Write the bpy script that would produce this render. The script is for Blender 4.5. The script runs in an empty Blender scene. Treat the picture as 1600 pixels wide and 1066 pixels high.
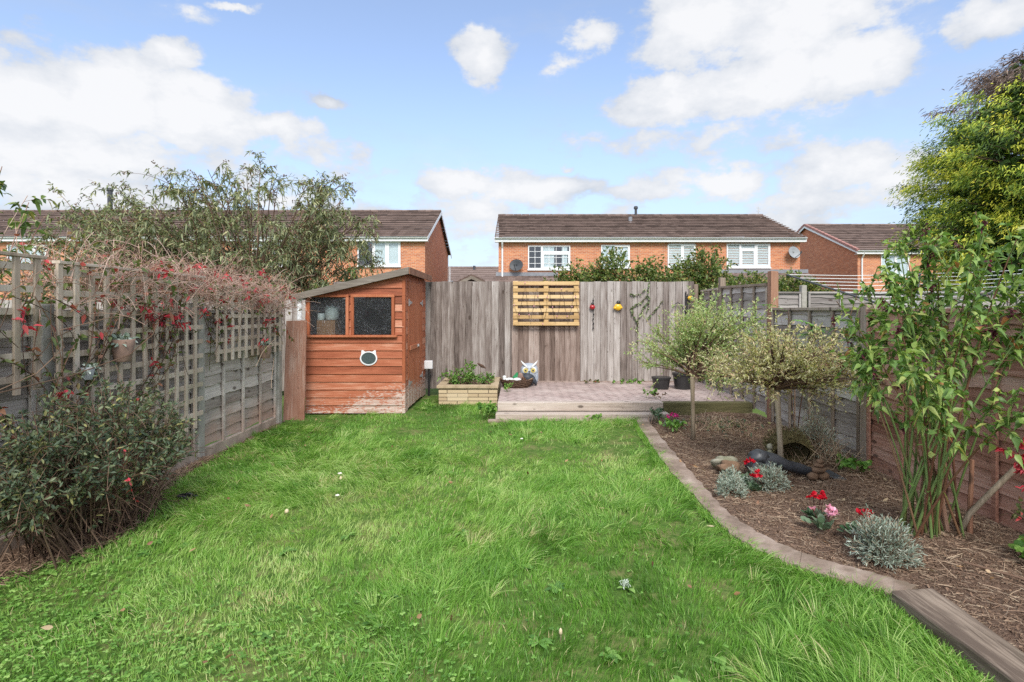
import bpy, math, random
import numpy as np
from mathutils import Vector, Matrix

R = np.random.default_rng(7)
random.seed(7)
SC = bpy.context.scene
COL = SC.collection
H = 1.56          # eye height
F = 850.0         # focal length, photo pixels
def X(px, Y): return (px - 810.0) * Y / F
def Z(py, Y): return H - (py - 484.0) * Y / F
def G(py, z=0.0): return F * (H - z) / (py - 484.0)      # depth of a ground point

# ------------------------------------------------------------------ materials
def rgba(c): return (c[0], c[1], c[2], 1.0)
class NT:
    def __init__(s, tree):
        s.t = tree; s.t.nodes.clear()
    def n(s, typ, props=None, **inp):
        nd = s.t.nodes.new(typ)
        for k, v in (props or {}).items(): setattr(nd, k, v)
        for k, v in inp.items():
            key = k.replace('_', ' ')
            sock = nd.inputs[int(k[1:])] if (k[0] == 'i' and k[1:].isdigit()) else nd.inputs[key]
            s.set(sock, v)
        return nd
    def set(s, sock, v):
        if isinstance(v, bpy.types.NodeSocket): s.t.links.new(v, sock)
        elif isinstance(v, bpy.types.Node): s.t.links.new(v.outputs[0], sock)
        else:
            if sock.type == 'RGBA' and len(v) == 3: v = rgba(v)
            sock.default_value = v
    def math(s, op, a, b=0.0, c=None, clamp=False):
        nd = s.t.nodes.new('ShaderNodeMath'); nd.operation = op; nd.use_clamp = clamp
        s.set(nd.inputs[0], a); s.set(nd.inputs[1], b)
        if c is not None: s.set(nd.inputs[2], c)
        return nd.outputs[0]
    def vmath(s, op, a, b=(0, 0, 0)):
        nd = s.t.nodes.new('ShaderNodeVectorMath'); nd.operation = op
        s.set(nd.inputs[0], a)
        if op == 'SCALE': s.set(nd.inputs['Scale'], b)
        else: s.set(nd.inputs[1], b)
        return nd.outputs['Value'] if op in ('LENGTH', 'DOT_PRODUCT', 'DISTANCE') else nd.outputs[0]
    def ramp(s, fac, stops, interp='LINEAR'):
        nd = s.t.nodes.new('ShaderNodeValToRGB'); cr = nd.color_ramp; cr.interpolation = interp
        while len(cr.elements) < len(stops): cr.elements.new(0.5)
        for e, (p, c) in zip(cr.elements, stops):
            e.position = p; e.color = rgba(c) if not isinstance(c, (int, float)) else (c, c, c, 1)
        s.set(nd.inputs[0], fac)
        return nd.outputs[0]
    def noise(s, vec, scale, detail=5, rough=0.55, dist=0.0):
        nd = s.n('ShaderNodeTexNoise', None, Vector=vec, Scale=scale, Detail=detail, Roughness=rough, Distortion=dist)
        return nd.outputs[0]
    def mix(s, fac, a, b, blend='MIX'):
        nd = s.t.nodes.new('ShaderNodeMix'); nd.data_type = 'RGBA'; nd.blend_type = blend
        s.set(nd.inputs[0], fac); s.set(nd.inputs[6], a); s.set(nd.inputs[7], b)
        return nd.outputs[2]
    def sstep(s, v, a, b):
        nd = s.t.nodes.new('ShaderNodeMapRange'); nd.interpolation_type = 'SMOOTHSTEP'
        s.set(nd.inputs[0], v); nd.inputs[1].default_value = a; nd.inputs[2].default_value = b
        return nd.outputs[0]
    def attr(s, name='rnd'):
        nd = s.t.nodes.new('ShaderNodeAttribute'); nd.attribute_name = name
        return nd.outputs['Fac']
    def obj(s): return s.t.nodes.new('ShaderNodeTexCoord').outputs['Object']
    def out(s, sh): 
        o = s.t.nodes.new('ShaderNodeOutputMaterial'); s.t.links.new(sh, o.inputs[0])
def newmat(name):
    m = bpy.data.materials.new(name); m.use_nodes = True
    return m, NT(m.node_tree)
def finish(t, col, rough=.8, bump=None, bstr=.3, bdist=.01, spec=.3, metal=0., transl=0., tcol=None, coat=0.):
    p = t.n('ShaderNodeBsdfPrincipled')
    t.set(p.inputs['Base Color'], col); t.set(p.inputs['Roughness'], rough)
    p.inputs['Specular IOR Level'].default_value = spec; p.inputs['Metallic'].default_value = metal
    if coat: p.inputs['Coat Weight'].default_value = coat
    if bump is not None:
        b = t.n('ShaderNodeBump', None, Strength=bstr, Distance=bdist, Height=bump)
        t.set(p.inputs['Normal'], b.outputs[0])
    sh = p.outputs[0]
    if transl:
        tr = t.n('ShaderNodeBsdfTranslucent'); t.set(tr.inputs[0], tcol if tcol is not None else col)
        mx = t.n('ShaderNodeMixShader'); mx.inputs[0].default_value = transl
        t.t.links.new(sh, mx.inputs[1]); t.t.links.new(tr.outputs[0], mx.inputs[2]); sh = mx.outputs[0]
    t.out(sh)

def m_simple(name, c1, c2=None, scale=6, rough=.7, bump=.15, spec=.3, metal=0, stretch=(1, 1, 1)):
    m, t = newmat(name)
    c2 = c2 or tuple(x * .7 for x in c1)
    v = t.vmath('MULTIPLY', t.obj(), stretch)
    nz = t.noise(v, scale)
    col = t.ramp(nz, [(.3, c2), (.7, c1)])
    finish(t, col, rough, t.noise(v, scale * 6), bump, .004, spec, metal)
    return m
def m_leaf(name, stops, rough=.5, transl=.3, patch=.15, spec=.35, boost=1.0):
    """stops ramp over the per-leaf random value, shifted by a slow noise"""
    m, t = newmat(name)
    nz = t.noise(t.obj(), 2.5, 2)
    f = t.math('ADD', t.attr(), t.math('MULTIPLY', t.math('SUBTRACT', nz, .5), patch * 2), clamp=True)
    col = t.ramp(f, stops)
    tc = t.mix(1.0, col, (1.2, 1.25, .6), 'MULTIPLY')
    finish(t, col, rough, None, spec=spec, transl=transl, tcol=tc)
    return m
def m_wood(name, stops=None, axis='Z', knots=True, rough=.85, green=0., grainscale=1.0, wear=None):
    """weathered timber: grain along axis, per-board tone from rnd"""
    m, t = newmat(name)
    o = t.obj(); r = t.attr()
    st = {'X': (1.9, 30, 30), 'Y': (30, 1.9, 30), 'Z': (30, 30, 1.9)}[axis]
    off = t.n('ShaderNodeCombineXYZ', None, X=t.math('MULTIPLY', r, 91.), Y=t.math('MULTIPLY', r, 47.), Z=t.math('MULTIPLY', r, 133.))
    ob = t.vmath('ADD', o, off.outputs[0])
    g = t.noise(t.vmath('MULTIPLY', ob, st), 1.6 * grainscale, 5, .6, .6)
    st2 = {'X': (1, 4, 4), 'Y': (4, 1, 4), 'Z': (4, 4, 1)}[axis]
    big = t.noise(t.vmath('MULTIPLY', ob, st2), 1.3, 4)
    f = t.math('ADD', t.math('MULTIPLY', g, .55), t.math('MULTIPLY', big, .45))
    f = t.math('ADD', f, t.math('MULTIPLY', t.math('SUBTRACT', r, .5), .30))
    col = t.ramp(f, stops)
    if knots:
        st3 = {'X': (.5, 1, 1), 'Y': (1, .5, 1), 'Z': (1, 1, .5)}[axis]
        vo2 = t.n('ShaderNodeTexVoronoi', {'feature': 'F1'}, Vector=t.vmath('MULTIPLY', ob, st3), Scale=11.0)
        col = t.mix(t.math('MULTIPLY', t.sstep(vo2.outputs['Distance'], .13, .06), .5), col, (.06, .04, .03))
        vo = t.n('ShaderNodeTexVoronoi', {'feature': 'F1'}, Vector=t.vmath('MULTIPLY', ob, st3), Scale=5.2)
        k = t.sstep(vo.outputs['Distance'], .15, .07)
        col = t.mix(t.math('MULTIPLY', k, .75), col, (.045, .03, .022))
    if green:
        gn = t.sstep(t.noise(o, 1.7, 4), .52, .75)
        col = t.mix(t.math('MULTIPLY', gn, green), col, (.10, .13, .06))
    if wear is not None:
        col = wear(t, o, ob, g, col)
    finish(t, col, rough, g, .5, .004, .2)
    return m

MT = {}
MT['fence'] = m_wood('weathered grey brown boards', [(.26, (.075, .058, .05)), (.43, (.20, .165, .148)), (.57, (.33, .295, .272)), (.77, (.52, .485, .46))], 'Z')
MT['fence_brown'] = m_wood('browner boards', [(.25, (.09, .062, .05)), (.45, (.21, .155, .13)), (.62, (.34, .27, .235)), (.82, (.48, .42, .38))], 'Z')
MT['lap_grey'] = m_wood('grey lap boards', [(.25, (.17, .145, .13)), (.45, (.34, .30, .275)), (.6, (.48, .445, .415)), (.8, (.64, .61, .58))], 'Y', green=.25)
def lowstain(t, o, ob, g, col):
    z = t.n('ShaderNodeSeparateXYZ', None, Vector=o).outputs[2]
    nz = t.noise(o, 3.0, 4)
    f = t.sstep(t.math('ADD', z, t.math('MULTIPLY', t.math('SUBTRACT', nz, .5), .9)), .55, .05)
    return t.mix(t.math('MULTIPLY', f, .6), col, (.42, .25, .18))
MT['lap_left'] = m_wood('grey lap boards with clay stain', [(.25, (.18, .15, .13)), (.45, (.36, .315, .28)), (.6, (.50, .45, .41)), (.8, (.68, .63, .58))], 'Y', wear=lowstain)
MT['lap_red'] = m_wood('red brown lap boards', [(.25, (.18, .08, .055)), (.45, (.38, .195, .14)), (.6, (.50, .30, .23)), (.8, (.62, .45, .37))], 'Y')
MT['lap_x'] = m_wood('grey lap boards across', [(.25, (.12, .105, .10)), (.45, (.25, .225, .215)), (.65, (.38, .35, .335)), (.8, (.5, .47, .45))], 'X')
MT['trellis'] = m_wood('grey trellis slat', [(.25, (.27, .205, .155)), (.5, (.47, .385, .31)), (.8, (.63, .555, .475))], 'Z', knots=False, green=.35)
MT['post_brown'] = m_wood('brown post', [(.25, (.17, .08, .05)), (.5, (.30, .16, .105)), (.8, (.42, .28, .21))], 'Z')
MT['post_grey'] = m_wood('greyed post', [(.25, (.16, .12, .09)), (.5, (.30, .24, .19)), (.8, (.46, .40, .34))], 'Z')
MT['pallet'] = m_wood('yellow stained pallet', [(.2, (.34, .21, .09)), (.5, (.56, .38, .18)), (.8, (.72, .55, .32))], 'X', rough=.7)
MT['sleeper'] = m_wood('pale sleeper', [(.25, (.20, .155, .125)), (.5, (.42, .35, .30)), (.8, (.60, .53, .47))], 'X')
MT['sleeper_y'] = m_wood('brown sleeper', [(.3, (.12, .09, .07)), (.42, (.26, .205, .16)), (.55, (.38, .31, .25)), (.75, (.56, .49, .42))], 'Y', green=.25)
MT['sleeper_green'] = m_wood('algae sleeper', [(.25, (.08, .075, .035)), (.5, (.17, .155, .075)), (.8, (.27, .24, .14))], 'X')
def flake(t, o, ob, g, col):
    z = t.n('ShaderNodeSeparateXYZ', None, Vector=o).outputs[2]
    x = t.n('ShaderNodeSeparateXYZ', None, Vector=o).outputs[0]
    nz = t.noise(t.vmath('MULTIPLY', ob, (7, 7, 26)), 2.2, 7, .75)
    big = t.noise(o, 1.8, 3)
    lvl = t.math('ADD', z, t.math('MULTIPLY', t.math('SUBTRACT', big, .5), -.55))
    lvl = t.math('SUBTRACT', lvl, t.math('MULTIPLY', t.math('ADD', x, .2), .22))   # more wear towards the door corner
    thr = t.n('ShaderNodeMapRange', None, Value=lvl); thr.inputs[1].default_value = .02; thr.inputs[2].default_value = .50
    thr.inputs[3].default_value = .44; thr.inputs[4].default_value = .73
    d = t.math('SUBTRACT', nz, thr.outputs[0])
    f = t.sstep(d, -.03, .05)
    return t.mix(t.math('MULTIPLY', f, .9), col, t.ramp(g, [(.3, (.38, .27, .22)), (.7, (.66, .57, .51))]))
MT['shed'] = m_wood('orange stained shiplap', knots=False, stops=[(.25, (.16, .05, .025)), (.42, (.31, .092, .045)), (.58, (.41, .14, .073)), (.75, (.58, .31, .21))], axis='X', rough=.6, wear=flake)
MT['shed_v'] = m_wood('orange stained door', [(.2, (.22, .06, .028)), (.45, (.37, .115, .052)), (.62, (.45, .16, .08)), (.85, (.55, .26, .16))], 'Z', rough=.6, wear=flake)
MT['rust_board'] = m_wood('old stained board', [(.2, (.13, .05, .03)), (.45, (.25, .11, .07)), (.65, (.33, .17, .12)), (.85, (.46, .32, .26))], 'Z')
MT['bark'] = m_wood('grey bark', [(.2, (.15, .115, .08)), (.5, (.34, .28, .21)), (.8, (.50, .44, .36))], 'Z', knots=False)
MT['twig'] = m_leaf('tan twigs', [(0, (.27, .14, .11)), (.5, (.46, .29, .23)), (1, (.62, .47, .39))], rough=.8, transl=0)
MT['twig_brown'] = m_leaf('brown twigs', [(0, (.05, .028, .02)), (.5, (.13, .075, .05)), (1, (.25, .16, .11))], rough=.8, transl=0)
MT['straw'] = m_leaf('straw', [(0, (.14, .085, .055)), (.45, (.29, .195, .135)), (1, (.52, .41, .29))], rough=.85, transl=0)
MT['cane'] = m_leaf('green canes', [(0, (.14, .06, .04)), (.35, (.17, .10, .05)), (.5, (.11, .17, .05)), (1, (.17, .25, .08))], rough=.45, transl=0)
MT['grass'] = m_leaf('grass blades', [(0, (.07, .165, .024)), (.38, (.155, .345, .048)), (.72, (.31, .50, .11)), (.92, (.48, .60, .23)), (1, (.56, .48, .27))], rough=.45, transl=.35, patch=.3)
MT['clover'] = m_leaf('clover leaves', [(0, (.08, .19, .03)), (.6, (.19, .37, .07)), (1, (.35, .52, .15))], rough=.5, transl=.25)
MT['buddleja'] = m_leaf('grey green willowy leaves', [(0, (.08, .10, .05)), (.4, (.18, .215, .11)), (.75, (.32, .355, .20)), (1, (.50, .47, .25))], patch=.2)
MT['seed'] = m_leaf('brown seed heads', [(0, (.06, .033, .02)), (.6, (.13, .075, .04)), (1, (.22, .14, .08))], rough=.9, transl=0)
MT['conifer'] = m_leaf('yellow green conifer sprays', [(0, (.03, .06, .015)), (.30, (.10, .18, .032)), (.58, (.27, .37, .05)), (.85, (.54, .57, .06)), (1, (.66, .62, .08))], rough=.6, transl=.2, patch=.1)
MT['conifer_dead'] = m_leaf('brown dead sprays', [(0, (.07, .045, .04)), (.5, (.16, .11, .09)), (1, (.28, .21, .16))], rough=.8, transl=0)
MT['hedge'] = m_leaf('glossy hedge leaves', [(0, (.045, .085, .025)), (.5, (.13, .20, .05)), (.85, (.28, .34, .10)), (1, (.40, .27, .10))], rough=.4)
MT['hyper'] = m_leaf('dark shrub leaves', [(0, (.045, .065, .045)), (.5, (.12, .17, .10)), (.85, (.22, .26, .15)), (1, (.36, .34, .13))], rough=.5, transl=.3)
MT['salix_green'] = m_leaf('pale green willow leaves', [(0, (.17, .26, .09)), (.45, (.42, .55, .23)), (.8, (.66, .72, .42)), (1, (.68, .52, .34))], rough=.6, transl=.45, patch=.3)
MT['salix_cream'] = m_leaf('cream willow leaves', [(0, (.24, .26, .12)), (.4, (.56, .54, .29)), (.8, (.80, .75, .50)), (1, (.70, .48, .33))], rough=.6, transl=.45, patch=.3)
MT['leyc'] = m_leaf('fresh green pointed leaves', [(0, (.07, .14, .03)), (.5, (.18, .31, .075)), (.88, (.36, .47, .13)), (.97, (.48, .50, .16)), (1, (.38, .16, .06))], rough=.42, transl=.33)
MT['maroon'] = m_leaf('maroon bracts', [(0, (.035, .008, .012)), (1, (.13, .025, .035))], rough=.5, transl=.1)
MT['red_leaf'] = m_leaf('crimson leaves', [(0, (.20, .03, .03)), (.5, (.55, .03, .06)), (1, (.72, .13, .15))], rough=.5, transl=.3)
MT['green_red'] = m_leaf('green and bronze creeper leaves', [(0, (.06, .09, .03)), (.6, (.15, .19, .06)), (.85, (.3, .14, .09)), (1, (.48, .05, .06))], transl=.3)
MT['silver'] = m_leaf('silver grey foliage', [(0, (.11, .15, .11)), (.5, (.29, .36, .29)), (1, (.54, .60, .52))], rough=.8, transl=.1)
MT['fresh'] = m_leaf('fresh green leaves', [(0, (.06, .15, .03)), (.5, (.14, .30, .055)), (1, (.28, .46, .11))], transl=.3)
MT['darkcyc'] = m_leaf('marbled dark leaves', [(0, (.03, .07, .03)), (.5, (.09, .15, .08)), (1, (.24, .31, .22))], transl=.1)
MT['redpetal'] = m_leaf('red petals', [(0, (.45, .005, .02)), (1, (.80, .02, .05))], transl=.3)
MT['pinkpetal'] = m_leaf('pink petals', [(0, (.75, .28, .45)), (1, (.88, .55, .68))], transl=.3)
MT['magenta'] = m_leaf('magenta petals', [(0, (.5, .02, .2)), (1, (.75, .08, .38))], transl=.3)
MT['ivy'] = m_leaf('ivy leaves', [(0, (.06, .11, .04)), (.6, (.16, .22, .09)), (1, (.34, .38, .22))], transl=.1)
MT['moss'] = m_leaf('mossy fibre', [(0, (.07, .055, .025)), (.5, (.17, .14, .06)), (1, (.30, .28, .13))], rough=.95, transl=0)
MT['coping'] = m_simple('sandstone coping', (.50, .40, .27), (.30, .23, .14), 7, .9, .4)
MT['mushroom'] = m_simple('pale fungus', (.70, .58, .38), (.55, .45, .3))
MT['fallen'] = m_leaf('fallen leaves', [(0, (.16, .06, .04)), (.6, (.36, .22, .11)), (1, (.62, .52, .34))], transl=.1)
MT['white_paint'] = m_simple('white upvc', (.80, .81, .82), (.72, .73, .75), 3, .4, .02)
MT['grey_plastic'] = m_simple('dark grey plastic', (.07, .075, .085), None, 4, .5, .02)
MT['black_plastic'] = m_simple('black plastic', (.018, .018, .02), (.03, .03, .03), 8, .38, .1, .5)
MT['blackiron'] = m_simple('black iron', (.02, .02, .022), None, 8, .5, .1)
MT['dish_silver'] = m_simple('grey painted dish', (.34, .36, .38), (.28, .29, .3), 4, .5, .02)
MT['concrete'] = m_simple('concrete', (.40, .375, .34), (.25, .235, .205), 9, .9, .4)
MT['clay_concrete'] = m_simple('clay stained concrete', (.46, .37, .30), (.24, .19, .15), 6, .95, .5)
MT['lead'] = m_simple('lead flashing', (.28, .29, .32), (.2, .21, .23), 5, .6, .05)
MT['metal'] = m_simple('galvanised metal', (.6, .6, .6), (.45, .45, .45), 9, .4, .05, .5, .6)
MT['enamel'] = m_simple('cream enamel', (.62, .68, .62), (.5, .54, .5), 6, .35, .02)
MT['felt'] = m_simple('roofing felt', (.10, .095, .09), (.06, .06, .055), 14, .95, .4)
MT['fascia_old'] = m_wood('grey weathered fascia', [(.2, (.09, .075, .06)), (.5, (.22, .19, .16)), (.8, (.4, .37, .33))], 'X')
MT['dark_inside'] = m_simple('dark interior timber', (.07, .04, .025), (.04, .025, .016), 5, .9)
MT['wall_in'] = m_simple('inside wood', (.30, .15, .06), (.18, .09, .04), 5, .8, stretch=(8, 8, .6))
MT['owl'] = m_simple('grey owl metal', (.42, .47, .53), (.30, .34, .40), 8, .45, .05, .5)
MT['owl_pale'] = m_simple('pale owl paint', (.72, .74, .74), None, 8, .5)
MT['owl_dark'] = m_simple('dark slate paint', (.05, .06, .075), None, 8, .5)
MT['amber'] = m_simple('amber eye', (.62, .50, .14), None, 8, .3)
MT['green_glaze'] = m_simple('green fabric', (.02, .26, .09), (.01, .14, .05), 30, .6, .3)
MT['wicker'] = m_simple('dark wicker', (.13, .075, .05), (.05, .03, .02), 30, .8, .6, stretch=(1, 1, 3))
MT['red_gloss'] = m_simple('red gloss paint', (.42, .02, .025), None, 8, .25, .02, .6)
MT['yellow_gloss'] = m_simple('yellow gloss paint', (.78, .47, .02), (.7, .38, .02), 8, .3, .02, .6)
MT['teal'] = m_simple('teal glass', (.03, .26, .36), (.02, .18, .28), 8, .2, .02, .6)
MT['terracotta'] = m_simple('old basket pot', (.32, .21, .16), (.18, .12, .10), 14, .85, .5)
MT['stone_grey'] = m_simple('grey stone', (.36, .34, .28), (.18, .18, .11), 9, .9, .5)
MT['stone_brown'] = m_simple('brown stone', (.27, .17, .11), (.13, .08, .05), 12, .9, .6)
MT['black_stone'] = m_simple('black resin', (.035, .038, .045), (.075, .08, .09), 7, .42, .3, .5)
MT['line_white'] = m_simple('white washing line', (.80, .80, .80), (.75, .75, .75))
MT['pebble'] = m_simple('white stone chip', (.75, .72, .66), (.6, .57, .5))
MT['curtain'] = m_simple('grey net blind', (.66, .70, .70), (.55, .6, .6), 3, .9, .02)
MT['blind'] = m_simple('grey blind', (.80, .82, .83), (.74, .76, .77), 3, .8, .02)
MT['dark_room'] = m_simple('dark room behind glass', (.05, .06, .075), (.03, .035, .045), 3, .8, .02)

def m_glass():
    m, t = newmat('window glass')
    fr = t.n('ShaderNodeFresnel', None, IOR=1.5)
    bf = t.n('ShaderNodeNewGeometry').outputs['Backfacing']
    f = t.math('MULTIPLY', t.math('ADD', t.math('MULTIPLY', fr.outputs[0], 1.3), .06, clamp=True), t.math('SUBTRACT', 1.0, bf))
    gl = t.n('ShaderNodeBsdfGlossy', None, Roughness=.03); t.set(gl.inputs[0], (.95, .97, 1))
    tr = t.n('ShaderNodeBsdfTransparent'); t.set(tr.inputs[0], (.92, .95, .96))
    mx = t.n('ShaderNodeMixShader'); t.set(mx.inputs[0], f)
    t.t.links.new(tr.outputs[0], mx.inputs[1]); t.t.links.new(gl.outputs[0], mx.inputs[2])
    t.out(mx.outputs[0]); return m
MT['glass'] = m_glass()
def m_dirty_glass():
    m, t = newmat('dusty shed glass')
    fr = t.n('ShaderNodeFresnel', None, IOR=1.5)
    gl = t.n('ShaderNodeBsdfGlossy', None, Roughness=.06); t.set(gl.inputs[0], (.9, .92, 1))
    tr = t.n('ShaderNodeBsdfTransparent'); t.set(tr.inputs[0], (.85, .88, .9))
    mx = t.n('ShaderNodeMixShader'); t.set(mx.inputs[0], t.math('MULTIPLY', fr.outputs[0], t.math('SUBTRACT', 1.0, t.n('ShaderNodeNewGeometry').outputs['Backfacing'])))
    t.t.links.new(tr.outputs[0], mx.inputs[1]); t.t.links.new(gl.outputs[0], mx.inputs[2])
    df = t.n('ShaderNodeBsdfDiffuse'); t.set(df.inputs[0], (.6, .62, .65))
    sp = t.sstep(t.noise(t.vmath('MULTIPLY', t.obj(), (1, 1, .8)), 75, 3, .7), .54, .68)
    big = t.sstep(t.noise(t.obj(), 4, 3), .3, .75)
    dust = t.math('ADD', t.math('MULTIPLY', t.math('MULTIPLY', sp, big), .24), .02)
    m2 = t.n('ShaderNodeMixShader'); t.set(m2.inputs[0], dust)
    t.t.links.new(mx.outputs[0], m2.inputs[1]); t.t.links.new(df.outputs[0], m2.inputs[2])
    t.out(m2.outputs[0]); return m
MT['dusty'] = m_dirty_glass()

def m_brick(name, c1, c2, c3, mortar, bw=.215, bh=.065, ms=.009):
    m, t = newmat(name)
    o = t.n('ShaderNodeSeparateXYZ', None, Vector=t.obj())
    u = t.math('ADD', o.outputs[0], o.outputs[1])
    v = t.n('ShaderNodeCombineXYZ', None, X=u, Y=o.outputs[2])
    br = t.n('ShaderNodeTexBrick', None, Vector=v.outputs[0], Color1=c1, Color2=c2, Mortar=mortar, Scale=1.0,
             Mortar_Size=ms, Bias=0.0, Brick_Width=bw, Row_Height=bh + .01)
    cell = t.vmath('FLOOR', t.vmath('MULTIPLY', v.outputs[0], (1 / bw, 1 / (bh + .01), 1)))
    wn = t.n('ShaderNodeTexWhiteNoise', None, Vector=cell)
    big = t.noise(t.obj(), .9, 4)
    col = t.mix(t.math('MULTIPLY', t.sstep(wn.outputs[0], .7, .95), .55), br.outputs[0], c3)
    col = t.mix(t.math('MULTIPLY', t.sstep(big, .35, .7), .25), col, c1)
    finish(t, col, .88, br.outputs['Fac'], -.4, .006, .2)
    return m
MT['brick'] = m_brick('orange brick', (.60, .215, .10), (.42, .135, .065), (.70, .35, .19), (.50, .38, .29), ms=.010)
MT['brick_shaded'] = m_brick('shaded brick', (.56, .20, .10), (.42, .14, .075), (.66, .32, .20), (.38, .26, .2))  # darker copy of the house brick, gable shade put into its colour
MT['stonewall'] = m_brick('sandstone walling', (.58, .46, .30), (.44, .33, .21), (.68, .57, .40), (.10, .075, .05), .34, .052, .006)

def m_rooftile(name, c1, c2):
    m, t = newmat(name)
    o = t.obj(); r = t.attr()
    s = t.n('ShaderNodeSeparateXYZ', None, Vector=o)
    cell = t.n('ShaderNodeCombineXYZ', None, X=t.math('FLOOR', t.math('ADD', t.math('MULTIPLY', s.outputs[0], 3.0), t.math('MULTIPLY', r, 7.0))), Y=t.math('MULTIPLY', r, 50.))
    wn = t.n('ShaderNodeTexWhiteNoise', None, Vector=cell.outputs[0])
    nz = t.noise(o, 1.2, 5, .65)
    f = t.math('ADD', t.math('MULTIPLY', wn.outputs[0], .3), t.math('ADD', t.math('MULTIPLY', nz, .5), t.math('MULTIPLY', r, .2)))
    col = t.ramp(f, [(.3, c2), (.6, c1)])
    lich = t.sstep(t.noise(o, 9, 5, .7), .62, .72)
    col = t.mix(t.math('MULTIPLY', lich, .35), col, (.34, .32, .26))
    # rolls of the interlocking tiles
    w = t.math('SINE', t.math('MULTIPLY', s.outputs[0], 20.94))
    finish(t, col, .9, w, .6, .02, .15)
    return m
MT['rooftile'] = m_rooftile('brown concrete tiles', (.20, .145, .125), (.10, .072, .062))
MT['roof_far'] = m_rooftile('far brown tiles', (.22, .165, .145), (.15, .11, .095))
MT['verge'] = m_simple('pink verge tile', (.42, .22, .19), (.3, .15, .13), 6, .8)

def m_paving():
    m, t = newmat('herringbone block paving')
    o = t.obj()
    rot = t.n('ShaderNodeMapping', None, Vector=o); rot.inputs['Rotation'].default_value = (0, 0, math.radians(45))
    br = t.n('ShaderNodeTexBrick', None, Vector=rot.outputs[0], Color1=(.46, .36, .33), Color2=(.36, .275, .255), Mortar=(.12, .095, .08), Scale=1.0,
             Mortar_Size=.008, Bias=0.0, Brick_Width=.2, Row_Height=.1)
    nz = t.noise(o, 3, 5, .6)
    col = t.mix(t.math('MULTIPLY', t.sstep(nz, .4, .7), .55), br.outputs[0], (.54, .46, .42))
    finish(t, col, .9, br.outputs['Fac'], -.6, .008, .2)
    return m
MT['paving'] = m_paving()
def m_ground():
    m, t = newmat('rough ground')
    o = t.obj()
    col = t.ramp(t.noise(o, .6, 6), [(.3, (.06, .085, .025)), (.6, (.11, .17, .045)), (.8, (.16, .13, .08))])
    finish(t, col, .95, t.noise(o, 12, 6), .6, .03, .1)
    return m
MT['ground'] = m_ground()
def m_lawnsoil():
    m, t = newmat('lawn floor')
    o = t.obj()
    col = t.ramp(t.noise(o, 14, 6, .7), [(.3, (.045, .085, .018)), (.5, (.085, .155, .03)), (.7, (.12, .17, .045))])
    pt = t.sstep(t.noise(o, 3.5, 6, .65), .48, .64)
    col = t.mix(t.math('MULTIPLY', pt, .7), col, (.19, .18, .075))
    finish(t, col, .95, t.noise(o, 40, 6), .8, .02, .1)
    return m
MT['lawnsoil'] = m_lawnsoil()
def m_soil():
    m, t = newmat('bark mulch and soil')
    o = t.obj()
    n1 = t.noise(t.vmath('MULTIPLY', o, (1, 2.2, 1)), 30, 8, .75, .8)
    col = t.ramp(n1, [(.3, (.08, .05, .036)), (.48, (.20, .13, .095)), (.62, (.34, .24, .175)), (.78, (.50, .39, .30))])
    finish(t, col, .95, n1, 1.0, .03, .1)
    return m
MT['soil'] = m_soil()
def m_edging():
    m, t = newmat('pink concrete edging')
    o = t.obj()
    col = t.ramp(t.noise(o, 5, 7, .65), [(.3, (.16, .12, .092)), (.5, (.29, .22, .178)), (.7, (.42, .34, .285))])
    st = t.sstep(t.noise(o, 2.1, 4), .52, .68)
    col = t.mix(t.math('MULTIPLY', st, .75), col, (.15, .115, .08))
    finish(t, col, .92, t.noise(o, 35, 6), .6, .01, .15)
    return m
MT['edging'] = m_edging()

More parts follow.
